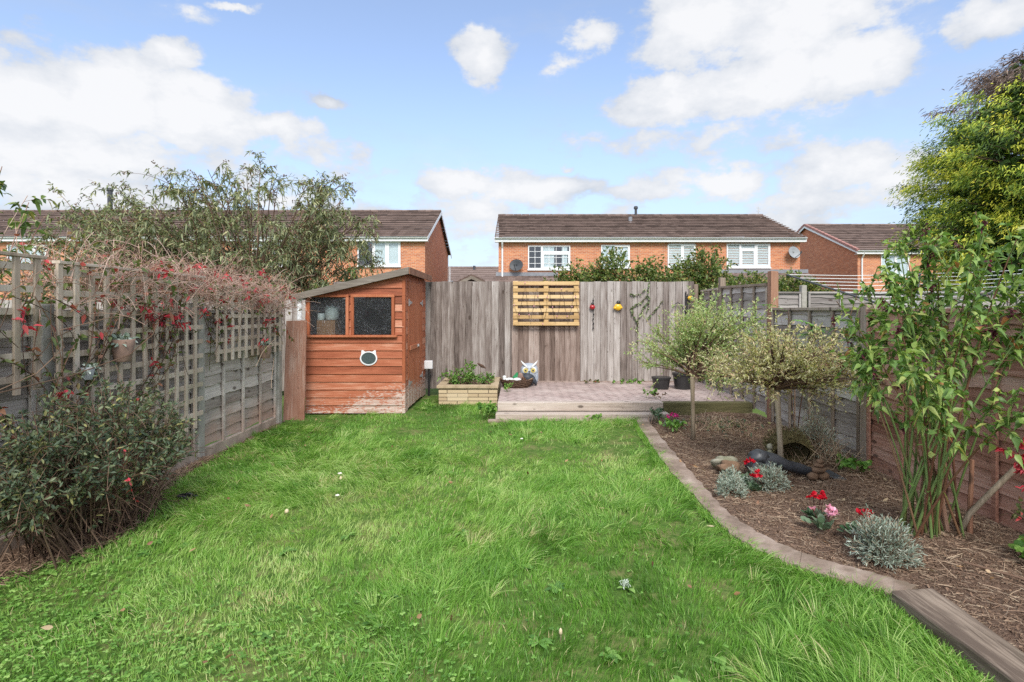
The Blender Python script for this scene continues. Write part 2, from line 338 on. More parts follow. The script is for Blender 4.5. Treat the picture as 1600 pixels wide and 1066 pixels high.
# ------------------------------------------------------------------ objects
def set_props(o, label=None, cat=None, group=None, kind=None):
    if label: o['label'] = label
    if cat: o['category'] = cat
    if group: o['group'] = group
    if kind: o['kind'] = kind
    return o
def thing(name, label, cat, loc=(0, 0, 0), group=None):
    o = bpy.data.objects.new(name, None); COL.objects.link(o)
    o.location = loc; o.empty_display_size = .1; o['base'] = list(loc)
    return set_props(o, label, cat, group)
def base_of(p): return np.array(p['base'], float) if p is not None else None
def _link(name, me, mat, parent, base):
    o = bpy.data.objects.new(name, me); COL.objects.link(o)
    if mat is not None: me.materials.append(mat)
    if parent is not None: o.parent = parent
    else: o.location = base
    o['base'] = [float(b) for b in base]
    return o
class MB:
    def __init__(s): s.v = []; s.f = []; s.r = []
    def add(s, vs, fs, r=None):
        b = len(s.v); r = random.random() if r is None else r
        s.v += [tuple(v) for v in vs]; s.r += [r] * len(vs)
        s.f += [tuple(i + b for i in f) for f in fs]
    def box(s, x0, x1, y0, y1, z0, z1, r=None):
        s.add([(x0, y0, z0), (x1, y0, z0), (x1, y1, z0), (x0, y1, z0), (x0, y0, z1), (x1, y0, z1), (x1, y1, z1), (x0, y1, z1)],
              [(0, 3, 2, 1), (4, 5, 6, 7), (0, 1, 5, 4), (1, 2, 6, 5), (2, 3, 7, 6), (3, 0, 4, 7)], r); return s
    def loft(s, rings, caps=True, r=None, closed=False):
        m = len(rings[0]); vs = [p for g in rings for p in g]; fs = []; n = len(rings)
        for i in range(n if closed else n - 1):
            j = (i + 1) % n
            for k in range(m):
                l = (k + 1) % m
                fs.append((i * m + k, i * m + l, j * m + l, j * m + k))
        if caps and not closed:
            fs.append(tuple(reversed(range(m)))); fs.append(tuple((n - 1) * m + k for k in range(m)))
        s.add(vs, fs, r); return s
    def tube(s, pts, rad, n=8, r=None, caps=True):
        pts = [Vector(p) for p in pts]
        if not isinstance(rad, (list, tuple)): rad = [rad] * len(pts)
        rings = []; ref = None
        for i, p in enumerate(pts):
            t = (pts[min(i + 1, len(pts) - 1)] - pts[max(i - 1, 0)]).normalized()
            if ref is None:
                ref = t.orthogonal().normalized()
            a = (ref - t * ref.dot(t)).normalized(); ref = a
            b = t.cross(a)
            rings.append([p + (a * math.cos(2 * math.pi * k / n) + b * math.sin(2 * math.pi * k / n)) * rad[i] for k in range(n)])
        return s.loft(rings, caps, r)
    def lathe(s, prof, c=(0, 0, 0), n=20, axis='Z', r=None, sx=1, sy=1):
        rings = []
        for rad, h in prof:
            g = []
            for k in range(n):
                a = 2 * math.pi * k / n; p = (rad * math.cos(a) * sx, rad * math.sin(a) * sy, h)
                if axis == 'Y': p = (p[0], -p[2], p[1])
                if axis == 'X': p = (p[2], p[0], p[1])
                g.append((p[0] + c[0], p[1] + c[1], p[2] + c[2]))
            rings.append(g)
        return s.loft(rings, True, r)
    def blob(s, c, rad, seed=0, amp=.12, nu=14, nv=9, r=None):
        rg = np.random.default_rng(seed); ph = rg.uniform(0, 6.28, (4, 3)); fr = rg.uniform(1.2, 3.6, (4, 3))
        rings = []
        for i in range(nv + 1):
            th = math.pi * (i + .001) / (nv + .002); g = []
            for k in range(nu):
                a = 2 * math.pi * k / nu
                d = np.array([math.sin(th) * math.cos(a), math.sin(th) * math.sin(a), -math.cos(th)])
                q = 1 + amp * sum(math.sin(float(fr[j] @ d) * 2 + ph[j, 0]) for j in range(4)) / 1.6
                g.append((c[0] + d[0] * rad[0] * q, c[1] + d[1] * rad[1] * q, c[2] + d[2] * rad[2] * q))
            rings.append(g)
        return s.loft(rings, True, r)
    def build(s, name, mat, parent=None, smooth=False, bevel=0., base=None, **props):
        if parent is not None: base = base_of(parent)
        elif base is None:
            a = np.array(s.v); base = np.array([a[:, 0].mean(), a[:, 1].mean(), a[:, 2].min()])
        v = np.array(s.v) - base
        me = bpy.data.meshes.new(name); me.from_pydata(v.tolist(), [], s.f)
        at = me.attributes.new('rnd', 'FLOAT', 'POINT'); at.data.foreach_set('value', np.array(s.r, np.float32))
        if smooth: me.shade_smooth()
        me.update()
        o = _link(name, me, mat, parent, base)
        if bevel:
            b = o.modifiers.new('bevel', 'BEVEL'); b.width = bevel; b.segments = 2; b.limit_method = 'ANGLE'; b.angle_limit = .7
        return set_props(o, **props)

def nrm(a): return a / np.maximum(np.linalg.norm(a, axis=-1, keepdims=True), 1e-9)
def rdir(n, up=0., rg=R):
    d = rg.normal(size=(n, 3)); d[:, 2] += up; return nrm(d)
def strips(B, D, N, L, W, prof=(.3, 1, .75, .05), bend=None, fold=0., rnd=None):
    n = len(B); prof = np.array(prof, float); k = len(prof); ts = np.linspace(0, 1, k)
    L = np.broadcast_to(np.asarray(L, float), (n,)); W = np.broadcast_to(np.asarray(W, float), (n,))
    D = nrm(D); S = nrm(np.cross(D, N)); N = np.cross(S, D)
    sp = D[:, None] * ts[None, :, None]
    if bend is not None: sp = sp + np.asarray(bend)[:, None] * (ts ** 2)[None, :, None]
    sp = B[:, None] + L[:, None, None] * sp
    w = (W[:, None] * prof[None])[..., None] / 2
    Lf = sp - S[:, None] * w + N[:, None] * w * fold; Rt = sp + S[:, None] * w + N[:, None] * w * fold
    cols = [Lf, sp, Rt] if fold else [Lf, Rt]
    V = np.stack(cols, 2); c = len(cols)                     # n,k,c,3
    idx = np.arange(n * k * c).reshape(n, k, c)
    Fq = np.stack([idx[:, :-1, :-1], idx[:, :-1, 1:], idx[:, 1:, 1:], idx[:, 1:, :-1]], -1).reshape(-1, 4)
    rn = R.random(n) if rnd is None else np.asarray(rnd)
    return V.reshape(-1, 3), Fq, np.repeat(rn, k * c)
def twigs(P, rad, rnd=None, sides=3):
    n, k, _ = P.shape
    rad = np.broadcast_to(np.asarray(rad, float), (n, k))
    T = nrm(np.gradient(P, axis=1)); ref = np.array([.31, .52, .79]); A = nrm(np.cross(T, ref)); Bv = np.cross(T, A)
    a = np.arange(sides) * 2 * np.pi / sides
    V = P[:, :, None] + rad[..., None, None] * (A[:, :, None] * np.cos(a)[:, None] + Bv[:, :, None] * np.sin(a)[:, None])
    idx = np.arange(n * k * sides).reshape(n, k, sides); nx = np.roll(idx, -1, axis=2)
    Fq = np.stack([idx[:, :-1], nx[:, :-1], nx[:, 1:], idx[:, 1:]], -1).reshape(-1, 4)
    rn = R.random(n) if rnd is None else np.asarray(rnd)
    return V.reshape(-1, 3), Fq, np.repeat(rn, k * sides)
def npmesh(name, sets, mat, parent=None, base=None, smooth=True, **props):
    off = 0; Vs, Fs, Rs = [], [], []
    for V, Fq, rn in sets:
        Vs.append(V); Fs.append(Fq + off); Rs.append(rn); off += len(V)
    V = np.concatenate(Vs); Fq = np.concatenate(Fs); rn = np.concatenate(Rs)
    if parent is not None: base = base_of(parent)
    elif base is None: base = np.array([V[:, 0].mean(), V[:, 1].mean(), V[:, 2].min()])
    base = np.asarray(base, float)
    me = bpy.data.meshes.new(name)
    me.vertices.add(len(V)); me.vertices.foreach_set('co', (V - base).astype(np.float32).ravel())
    me.loops.add(Fq.size); me.loops.foreach_set('vertex_index', Fq.astype(np.int32).ravel())
    me.polygons.add(len(Fq)); me.polygons.foreach_set('loop_start', np.arange(0, Fq.size, 4, dtype=np.int32))
    at = me.attributes.new('rnd', 'FLOAT', 'POINT'); at.data.foreach_set('value', rn.astype(np.float32))
    me.update(calc_edges=True)
    if not smooth: me.shade_flat()
    return set_props(_link(name, me, mat, parent, base), **props)
def bez(S, C, E, k):
    t = np.linspace(0, 1, k)[None, :, None]
    return (1 - t) ** 2 * S[:, None] + 2 * t * (1 - t) * C[:, None] + t * t * E[:, None]
def on_curve(P, n, lo=.2, hi=1., rg=R):
    """n random points along the polylines P, with tangent"""
    i = rg.integers(0, len(P), n); t = rg.uniform(lo, hi, n) * (P.shape[1] - 1.001); j = t.astype(int); f = (t - j)[:, None]
    a = P[i, j]; b = P[i, j + 1]
    return a + (b - a) * f, nrm(b - a), t / (P.shape[1] - 1), i
def sub_shoots(P, n, length, spread=.9, up=.3, lo=.2, k=4, droop=.25, rg=R):
    B, T, t, i = on_curve(P, n, lo, 1., rg)
    D = nrm(T * .8 + rdir(n, up, rg) * spread)
    L = length * rg.uniform(.45, 1.15, n)[:, None]
    E = B + D * L; E[:, 2] -= droop * L[:, 0]; C = B + D * L * .55
    return bez(B, C, E, k)
_ph = np.random.default_rng(3).uniform(0, 6.28, (8, 12, 3)); _fr = np.random.default_rng(4).normal(size=(8, 12, 2))
def vn(x, y, sc=1., seed=0):
    """smooth noise about 0, roughly -1..1"""
    s = 0
    for j in range(12):
        f = _fr[seed, j] * sc; s = s + np.sin(x * f[0] + y * f[1] + _ph[seed, j, 0])
    return s / 3.5
def leaves_on(P, n, L, W, prof=(.25, 1, .8, .05), spread=1., up=.2, lo=.15, fold=.35, droop=.25, rg=R, rnd=None):
    B, T, t, i = on_curve(P, n, lo, 1., rg)
    D = nrm(T * .6 + rdir(n, up, rg) * spread)
    bend = np.zeros((n, 3)); bend[:, 2] = -droop * rg.uniform(.3, 1.5, n)
    N = nrm(rdir(n, 1.2, rg))
    return strips(B, D, N, L * rg.uniform(.6, 1.2, n), W * rg.uniform(.7, 1.2, n), prof, bend, fold, rnd)

# ------------------------------------------------------------------ edging curve of the bed
outer = np.array([(1.62, 7.58), (1.52, 6.4), (1.46, 5.6), (1.43, 4.96), (1.435, 4.38), (1.43, 3.93), (1.47, 3.58), (1.58, 3.33), (1.72, 3.15), (1.86, 3.04), (1.98, 2.93), (2.04, 2.885)])
inner = np.array([(1.80, 7.58), (1.70, 6.4), (1.65, 5.6), (1.615, 4.96), (1.59, 4.48), (1.575, 4.12), (1.61, 3.83), (1.70, 3.53), (1.84, 3.31), (1.99, 3.18), (2.11, 3.07), (2.19, 2.99)])
def densify(P, m=5):
    out = []
    n = len(P)
    for i in range(n - 1):
        p0 = P[max(i - 1, 0)]; p1 = P[i]; p2 = P[i + 1]; p3 = P[min(i + 2, n - 1)]
        for j in range(m):
            t = j / m
            out.append(.5 * ((2 * p1) + (-p0 + p2) * t + (2 * p0 - 5 * p1 + 4 * p2 - p3) * t * t + (-p0 + 3 * p1 - 3 * p2 + p3) * t ** 3))
    out.append(P[-1]); return np.array(out)
outer_d, inner_d = densify(outer), densify(inner)
def lawn_edge(y):      # x of the lawn's right edge
    return np.where(y < 2.8, 1.93, np.interp(y, outer_d[::-1, 1], outer_d[::-1, 0]))
def bed_edge(y):
    return np.where(y < 3.1, 2.16, np.interp(y, inner_d[::-1, 1], inner_d[::-1, 0]))

def ground_z(x, y): return .012 * vn(x, y, 1.3, 0) + .006 * vn(x, y, 5, 1)
def bed_z(x, y): return .050 - .062 * np.exp(-np.maximum(np.asarray(x) - bed_edge(np.asarray(y)), 0) / .06) + .02 * vn(x, y, 2.2, 2) + .012 * vn(x, y, 9, 3)

def gridmesh(name, xs_fn, ys, nx, zf, mat, **props):
    V = []; ny = len(ys)
    for y in ys:
        x0, x1 = xs_fn(y)
        for i in range(nx):
            x = x0 + (x1 - x0) * i / (nx - 1); V.append((x, y, float(zf(x, y))))
    idx = np.arange(ny * nx).reshape(ny, nx)
    Fq = np.stack([idx[:-1, :-1], idx[:-1, 1:], idx[1:, 1:], idx[1:, :-1]], -1).reshape(-1, 4)
    return npmesh(name, [(np.array(V), Fq, np.zeros(len(V)))], mat, base=(0, 0, 0), **props)
# setting
gr = MB(); gr.add([(-400, -60, -.06), (400, -60, -.06), (400, 700, -.06), (-400, 700, -.06)], [(0, 1, 2, 3)])
gr.build('ground', MT['ground'], base=(0, 0, 0), kind='structure')
gridmesh('lawn', lambda y: (-3.30, float(lawn_edge(y)) + .06), np.linspace(-.6, 10.0, 150), 90,
         lambda x, y: ground_z(x, y) - (.0 if y < 7.6 or x < -.34 else .08), MT['lawnsoil'], kind='structure')
gridmesh('flower_bed_soil', lambda y: ((float(bed_edge(y)) - .17) if (y < 2.8 or y > 3.15) else 2.05, 3.42), np.linspace(-.4, 7.84, 170), 60, bed_z, MT['soil'], kind='structure')
# bare soil under the left shrub and in front of the shed
def soil_left(y):
    w = .48 * math.exp(-((y - 3.75) / .9) ** 2) + .01
    return (-3.3, -3.22 + w + .05 * math.sin(y * 9))
gridmesh('bare_soil', soil_left, np.linspace(2.3, 7.6, 70), 16, lambda x, y: ground_z(x, y) + .012 + .006 * float(vn(x, y, 12, 3)), MT['soil'], kind='structure')

# patio
p = MB(); p.box(-.30, 3.37, 7.95, 10.14, 0, .215); p.build('patio', MT['paving'], base=(0, 0, 0), kind='structure')
sl = MB(); sl.box(-.30, 2.08, 7.8, 7.95, .105, .228); sl.build('timber_sleeper', MT['sleeper'], bevel=.008, label='long pale timber sleeper edging the front of the raised patio', cat='sleeper', group='timber sleepers round the patio')
sl = MB(); sl.box(2.085, 3.36, 7.8, 7.95, .0, .224); sl.build('timber_sleeper', MT['sleeper_green'], bevel=.008, label='green algae covered sleeper at the right end of the patio edge', cat='sleeper', group='timber sleepers round the patio')
sl = MB(); sl.box(-.32, 2.12, 7.6, 7.798, .0, .10); sl.build('timber_step', MT['sleeper'], bevel=.008, label='low timber step between the lawn and the patio sleeper', cat='step')
sl = MB(); sl.box(-.42, 1.55, 7.5, 7.598, .0, .035); sl.build('paving_strip', MT['edging'], bevel=.006, kind='structure')
# edging
e = MB(); rings = []
for i in range(len(outer_d)):
    o_, n_ = outer_d[i], inner_d[i]; w = .006 * math.sin(i * 1.7)
    rings.append([(o_[0] + w, o_[1], -.04), (n_[0], n_[1], -.04), (n_[0] - .01 + .012 * math.sin(i * 2.3), n_[1], .050), (o_[0] + w + .008 * math.sin(i * 3.1), o_[1], .044 + w * .6)])
for a_, b_ in ((0, 38), (38, len(rings))):
    seg_ = [list(q) for q in rings[a_:b_ + 1]]
    if b_ < len(rings): seg_[-1] = [tuple(np.array(p1) * .97 + np.array(p0) * .03) for p0, p1 in zip(seg_[-2], seg_[-1])]
    e.loft(seg_)
e.build('bed_edging', MT['edging'], bevel=.01, label='curved pinkish concrete edging between lawn and flower bed', cat='edging')
s = MB(); s.loft([[(1.95, y_, -.03), (2.18, y_, -.03), (2.175 + .004 * math.sin(y_ * 7), y_, .095 + .006 * math.sin(y_ * 5)), (1.955 + .006 * math.sin(y_ * 9), y_, .092 + .005 * math.sin(y_ * 6))] for y_ in np.linspace(.2, 2.86, 22)]); s.build('timber_sleeper', MT['sleeper_y'], bevel=.012, label='thick weathered sleeper laid along the near end of the flower bed', cat='sleeper')

# ------------------------------------------------------------------ fences
def lap_panel(parent, x, y0, y1, z0, z1a, z1b, mat, side=1, batt=.47, cap=True, pmat=None, name='fence_panel', along='Y'):
    """waney lap panel; side=+1: faces +x ; z1a/z1b top heights at y0/y1"""
    def P(a, b, z): return (x + b * side, a, z) if along == 'Y' else (a, x - b * side, z)
    m = MB(); pitch = .120; z = z0; i = 0; top = max(z1a, z1b)
    while z < top - .01:
        sd = random.random() * 50; rings = []; n = 16
        hh = random.uniform(.9, 1.1)
        for k in range(n):
            t = k / (n - 1); a = y0 + (y1 - y0) * t; lim = z1a + (z1b - z1a) * t
            wv = .007 * math.sin(a * 6 + sd) + .005 * math.sin(a * 19 + sd * 2) + .004 * math.sin(a * 43 + sd)
            zb = min(z + wv, lim - .002); zt = min(z + pitch * 1.28, lim)
            rings.append([P(a, .004, zt), P(a, .026, zb), P(a, .012, zb - .001), P(a, -.008, zt)])
        m.loft(rings, r=random.random()); z += pitch * hh; i += 1
    pn = m.build(name, mat, parent)
    fr = MB(); pm = pmat or mat
    def bx(a0, a1, b0, b1, za, zb, zc=None, zd=None):
        zc = zb if zc is None else zc
        fr.loft([[P(a0, b0, za), P(a0, b1, za), P(a0, b1, zb), P(a0, b0, zb)], [P(a1, b0, za), P(a1, b1, za), P(a1, b1, zc), P(a1, b0, zc)]])
    n = max(1, round((y1 - y0) / batt)); zz = lambda a: z1a + (z1b - z1a) * (a - y0) / (y1 - y0)
    for k in range(n + 1):
        a = y0 + (y1 - y0) * k / n; a0 = min(max(a - .019, y0), y1 - .038)
        bx(a0, a0 + .038, .027, .05, z0 - .02, zz(a0) - .035, zz(a0 + .038) - .035)
    if cap:
        fr.loft([[P(y0, -.02, z1a - .034), P(y0, .058, z1a - .034), P(y0, .058, z1a), P(y0, -.02, z1a)], [P(y1, -.02, z1b - .034), P(y1, .058, z1b - .034), P(y1, .058, z1b), P(y1, -.02, z1b)]])
    fb = fr.build('batten_frame', pm, pn, bevel=.002)
    return pn
# left fence
LF = thing('panel_fence', 'grey lapped panel fence with concrete posts along the left of the lawn', 'fence', (-3.30, 4.5, 0))
posts = [1.94, 3.77, 5.60, 7.45]
for i, y in enumerate(posts):
    m = MB(); m.box(-3.38, -3.255, y - .055, y + .055, -.05, 1.63 if i != 1 else 1.60)
    m.build('concrete_post', MT['concrete'], LF, bevel=.012)
for a, b in [(.2, 1.885)] + [(posts[i] + .056, posts[i + 1] - .056) for i in range(3)]:
    m = MB(); m.box(-3.345, -3.29, a, b, -.04, .10); m.build('gravel_board', MT['clay_concrete'], LF, bevel=.006)
    lap_panel(LF, -3.34, a, b, .12, 1.56, 1.56, MT['lap_left'], 1)
# trellises
def trellis(label, y0, y1, z0, z1, py, pz, x=-3.215, grp='square trellis panels on the left fence', phase=0.):
    root = thing('trellis_panel', label, 'trellis', (x, (y0 + y1) / 2, z0), grp)
    v = MB(); n = int((y1 - y0) / py)
    for k in range(n + 1):
        y = y0 + phase + k * py
        if y > y1: break
        dz = random.uniform(-.01, .01)
        tw = random.uniform(-.004, .004)
        v.loft([[(x, y - .0215, z0 + dz), (x + .018, y - .0215, z0 + dz), (x + .018, y + .0215, z0 + dz), (x, y + .0215, z0 + dz)],
                [(x, y - .0215 + tw, z1), (x + .018, y - .0215 + tw, z1), (x + .018, y + .0215 + tw, z1), (x, y + .0215 + tw, z1)]])
    v.build('upright_slats', MT['trellis'], root, bevel=.002)
    h = MB(); z = z1 - .06
    while z > z0 + .04:
        h.box(x - .021, x + .006, y0 - .01, y1 + .01, z - .022, z + .022); z -= pz
    h.build('cross_slats', MT['trellis'], root, bevel=.002)
    c = MB(); c.box(x - .03, x + .028, y0 - .02, y1 + .02, z1, z1 + .022); c.build('top_rail', MT['trellis'], root, bevel=.003)
    return root
trellis('nearest square trellis, its foot ending at mid fence height', 2.10, 3.66, 1.02, 1.90, .145, .145, phase=.07)
trellis('tall square trellis between the two middle concrete posts, reaching low behind the dark shrub', 3.80, 5.53, .38, 1.88, .145, .145)
trellis('far square trellis next to the shed, its slat ends hanging over bare grey boards', 5.80, 7.42, 1.00, 1.80, .1515, .127)

# back fence
BFY = 10.1
BF = thing('board_fence', 'tall grey brown upright board fence across the end of the garden', 'fence', (0, BFY, .1))
def boards(x0, x1, z0, z1, y, name, mat, w=.125):
    m = MB(); x = x0; k = 0; w = w * .93
    while x < x1 - .01:
        ww = min(w * random.uniform(.85, 1.12), x1 - x); dz = random.uniform(-.014, .006); r = random.random()
        # featheredge: one side thick
        m.loft([[(x, y - .030, z0), (x + ww + .008, y - .006, z0), (x + ww + .01, y, z0), (x, y - .002, z0)],
                [(x, y - .030, z1 + dz), (x + ww + .008, y - .006, z1 + dz * .6), (x + ww + .01, y, z1 + dz * .6), (x, y - .002, z1 + dz)]], r=r)
        x += ww; k += 1
    return m.build(name, mat, BF)
boards(-3.42, -.12, .10, 2.085, BFY, 'board_panel', MT['fence'])
boards(-.12, 1.15, .24, 2.075, BFY + .012, 'board_panel', MT['fence_brown'], .112)
boards(1.15, 3.25, .24, 2.085, BFY, 'board_panel', MT['fence'])
m = MB(); m.box(-3.42, 3.3, BFY + .012, BFY + .05, .42, .5); m.box(-3.42, 3.3, BFY + .014, BFY + .05, 1.75, 1.83); m.build('rail', MT['post_grey'], BF)
m = MB(); m.box(-.2, 3.3, BFY - .018, BFY + .018, .10, .24); m.build('gravel_board', MT['fence_brown'], BF, bevel=.004)
for x in (-2.9, -.12, 1.15):
    m = MB(); m.box(x - .05, x + .05, BFY + .051, BFY + .15, .0, 2.03); m.build('fence_post', MT['post_grey'], BF)
m = MB(); m.box(3.255, 3.33, BFY - .03, BFY + .05, .1, 2.03); m.build('fence_post', MT['post_grey'], BF, bevel=.005)

# right fence
RX = 3.42
RF = thing('panel_fence', 'lapped panel fence with timber posts behind the flower bed', 'fence', (RX, 5.5, 0))
def rpost(y, zt, mat, w=.10, x=RX):
    m = MB(); m.loft([[(x - w / 2, y - w / 2, -.05), (x + w / 2, y - w / 2, -.05), (x + w / 2, y + w / 2, -.05), (x - w / 2, y + w / 2, -.05)],
                      [(x - w / 2 + .01, y - w / 2, zt), (x + w / 2, y - w / 2, zt - .01), (x + w / 2, y + w / 2, zt), (x - w / 2 + .01, y + w / 2, zt)]])
    m.build('fence_post', mat, RF, bevel=.006)
rpost(9.15, 2.10, MT['post_grey']); rpost(7.32, 2.08, MT['post_brown'], .11); rpost(5.33, 1.62, MT['post_grey'], .10); rpost(3.33, 1.6, MT['post_brown']); rpost(1.4, 1.6, MT['post_brown'])
lap_panel(RF, RX, 9.21, 10.05, .15, 1.93, 1.92, MT['lap_grey'], -1, .42, pmat=MT['post_grey'])
lap_panel(RF, RX, 7.39, 9.09, .15, 1.92, 1.95, MT['lap_grey'], -1, .42, pmat=MT['post_grey'])
lap_panel(RF, RX, 5.39, 7.25, .03, 1.585, 1.585, MT['lap_grey'], -1, .47, pmat=MT['post_grey'])
lap_panel(RF, RX, 3.39, 5.27, .03, 1.57, 1.57, MT['lap_red'], -1, .47, pmat=MT['lap_red'])
lap_panel(RF, RX, 1.46, 3.27, .03, 1.57, 1.57, MT['lap_red'], -1, .47, pmat=MT['lap_red'])
# neighbour's fence going on from the corner
NF = thing('panel_fence', 'low grey panel fence of the next garden, seen over the side fence', 'fence', (5, 10.3, 0))
x = 3.5
for k in range(5):
    lap_panel(NF, 10.3, x, x + 1.83, .1, 1.90, 1.90, MT['lap_x'], 1, .6, along='X')
    m = MB(); m.box(x + 1.85, x + 1.95, 10.27, 10.37, 0, 2.02); m.build('concrete_post', MT['concrete'], NF, bevel=.01)
    x += 1.97
# left neighbour's back fence
NL = thing('board_fence', 'grey upright board fence behind the shed in the left garden', 'fence', (-5, BFY, 0))
m = MB(); x = -12.
while x < -3.45:
    w = .13; m.box(x, x + w - .004, BFY, BFY + .018, .05, 1.75 + random.uniform(-.01, .01)); x += w
m.build('board_panel', MT['fence'], NL)

# ------------------------------------------------------------------ shed
SX0, SX1, SY0, SY1 = -3.17, -1.70, 8.1, 9.95
def rz(x): return 1.775 + (x - SX0) * (2.12 - 1.775) / (SX1 - SX0)
SH = thing('garden_shed', 'small orange brown timber shed with sloping roof and flaking boards', 'shed', (-2.4, 9.0, 0))
wins = [(-3.10, -2.565), (-2.445, -1.885)]; WZ0, WZ1 = 1.185, 1.745
w = MB(); zb = .02; ph = .1165
def xclip(z):           # x where the roof line passes z
    return SX0 if z <= rz(SX0) else SX0 + (z - 1.775) / ((2.12 - 1.775) / (SX1 - SX0))
rows = [.02 + ph * k for k in range(19)] + [WZ0, WZ1 + .02]
rows = sorted(z_ for z_ in rows if z_ < 2.12) + [2.12]
for zb, zt in zip(rows[:-1], rows[1:]):
    r = random.random()
    segs = [(SX0, SX1)]
    if zt > WZ0 + .001 and zb < WZ1: segs = [(SX0, -3.15), (-2.515, -2.495), (-1.835, SX1)]
    for a, b in segs:
        al, ah = max(a, xclip(zb)), max(a, xclip(zt))
        if al >= b: continue
        ah = min(ah, b - .002)
        w.loft([[(al, SY0 - .013, zb), (al, SY0 + .016, zb), (ah, SY0 + .016, zt), (ah, SY0 + .003, zt), (ah, SY0 + .003, zt - .012)],
                [(b, SY0 - .013, zb), (b, SY0 + .016, zb), (b, SY0 + .016, zt), (b, SY0 + .003, zt), (b, SY0 + .003, zt - .012)]], r=r)
w.build('front_wall', MT['shed'], SH)
w = MB(); zb = .02
while zb < 2.08:
    zt = min(zb + ph, 2.1); r = random.random()
    for a, b in ((SY0 + .02, 8.36), (9.58, SY1)) if zb < 1.92 else ((SY0 + .02, SY1),):
        w.loft([[(SX1 + .004, a, zb), (SX1 - .016, a, zb), (SX1 - .016, a, zt), (SX1 - .003, a, zt)],
                [(SX1 + .004, b, zb), (SX1 - .016, b, zb), (SX1 - .016, b, zt), (SX1 - .003, b, zt)]], r=r)
    zb += ph
w.build('side_wall', MT['shed'], SH)
w = MB(); w.box(SX0 + .002, SX0 + .018, SY0 + .02, SY1, .02, 1.75); w.box(SX0 + .02, SX1 - .02, SY1 - .018, SY1, .02, 1.75)
w.box(SX0 + .02, SX1 - .02, SY0 + .02, SY1 - .02, .03, .06); w.build('inner_lining', MT['dark_inside'], SH)
w = MB()
for x_, y_ in ((SX1 - .03, SY0 - .012),): w.box(x_, x_ + .045, y_, y_ + .03, .02, 2.06)
w.box(SX1 + .005, SX1 + .018, SY0 + .0185, SY0 + .05, .02, 2.03)
w.build('corner_trim', MT['shed_v'], SH, bevel=.003)
for a, b in wins:
    f = MB(); o_ = .045
    f.box(a - o_, a, SY0 - .03, SY0 + .02, WZ0 - .0, WZ1 + .0); f.box(b, b + o_, SY0 - .03, SY0 + .02, WZ0, WZ1)
    f.box(a - o_, b + o_, SY0 - .032, SY0 + .02, WZ1 + .001, WZ1 + .04)
    wf = f.build('window', MT['shed_v'], SH, bevel=.003)
    g = MB(); g.box(a, b, SY0 - .005, SY0 + .0, WZ0 + .003, WZ1); g.build('pane', MT['dusty'], wf)
s_ = MB(); s_.box(-3.16, -1.80, SY0 - .065, SY0 + .005, WZ0 - .035, WZ0 - .002); s_.build('window_sill', MT['shed_v'], SH, bevel=.004)
# doors
def door(y0, y1, hinge_y, hd):
    d = MB(); n = 3; r0 = random.random() * .3 + .3
    for k in range(n):
        a = y0 + (y1 - y0) * k / n; b = y0 + (y1 - y0) * (k + 1) / n - .004
        d.box(SX1 - .012, SX1 + .008 + .002 * k, a, b, .05, 1.998, r0 + random.uniform(-.1, .1))
    dd = d.build('door', MT['shed_v'], SH, bevel=.002)
    for z in (1.67, .42):
        h = MB(); h.loft([[(SX1 + .013, hinge_y, z - .035), (SX1 + .020, hinge_y, z - .035), (SX1 + .020, hinge_y, z + .035), (SX1 + .013, hinge_y, z + .035)],
                          [(SX1 + .013, hinge_y + hd * .22, z - .01), (SX1 + .020, hinge_y + hd * .22, z - .01), (SX1 + .020, hinge_y + hd * .22, z + .01), (SX1 + .013, hinge_y + hd * .22, z + .01)]])
        h.box(SX1 + .013, SX1 + .02, hinge_y - .04 * (hd > 0), hinge_y + .04 * (hd < 0), z - .055, z + .055)
        h.build('hinge', MT['metal'], dd)
    return dd
d1 = door(8.37, 8.97, 8.40, 1); d2 = door(8.975, 9.57, 9.54, -1)
m = MB(); m.box(SX1 + .014, SX1 + .03, 8.42, 9.28, .93, 1.0); m.build('door_bar', MT['shed_v'], d1, bevel=.003)
m = MB(); m.tube([(SX1 + .03, 9.05, .965), (SX1 + .05, 9.05, .965)], .022, 10); m.box(SX1 + .031, SX1 + .036, 9.0, 9.12, .94, .99); m.build('latch', MT['metal'], d1)
# roof
t_ = .028
def rl(x, y, dz): return (x, y, rz(x) + dz)
ro = MB(); xa, xb, ya, yb = SX0 - .17, SX1 + .09, SY0 - .10, SY1 + .06
ro.loft([[rl(xa, ya, .0), rl(xb, ya, .0), rl(xb, ya, .03), rl(xa, ya, .03)], [rl(xa, yb, .0), rl(xb, yb, .0), rl(xb, yb, .03), rl(xa, yb, .03)]])
rf = ro.build('roof', MT['felt'], SH)
m = MB(); m.loft([[rl(xa, ya - .02, -.055), rl(xa, ya - .002, -.055), rl(xa, ya - .002, .045), rl(xa, ya - .02, .045)], [rl(xb, ya - .02, -.055), rl(xb, ya - .002, -.055), rl(xb, ya - .002, .045), rl(xb, ya - .02, .045)]])
m.build('front_fascia', MT['fascia_old'], rf, bevel=.003)
m = MB(); m.box(xb + .001, xb + .02, ya - .018, yb, rz(xb) - .06, rz(xb) + .043); m.build('side_fascia', MT['post_brown'], rf, bevel=.003)
# drainpipe at the low corner
m = MB(); m.tube([(SX0 - .07, SY0 - .04, 1.73), (SX0 - .07, SY0 - .04, 1.30)], .034, 12); m.box(SX0 - .15, SX0 - .02, SY0 - .09, SY0 + .01, 1.70, 1.76)
m.build('drainpipe', MT['white_paint'], SH, bevel=.004)
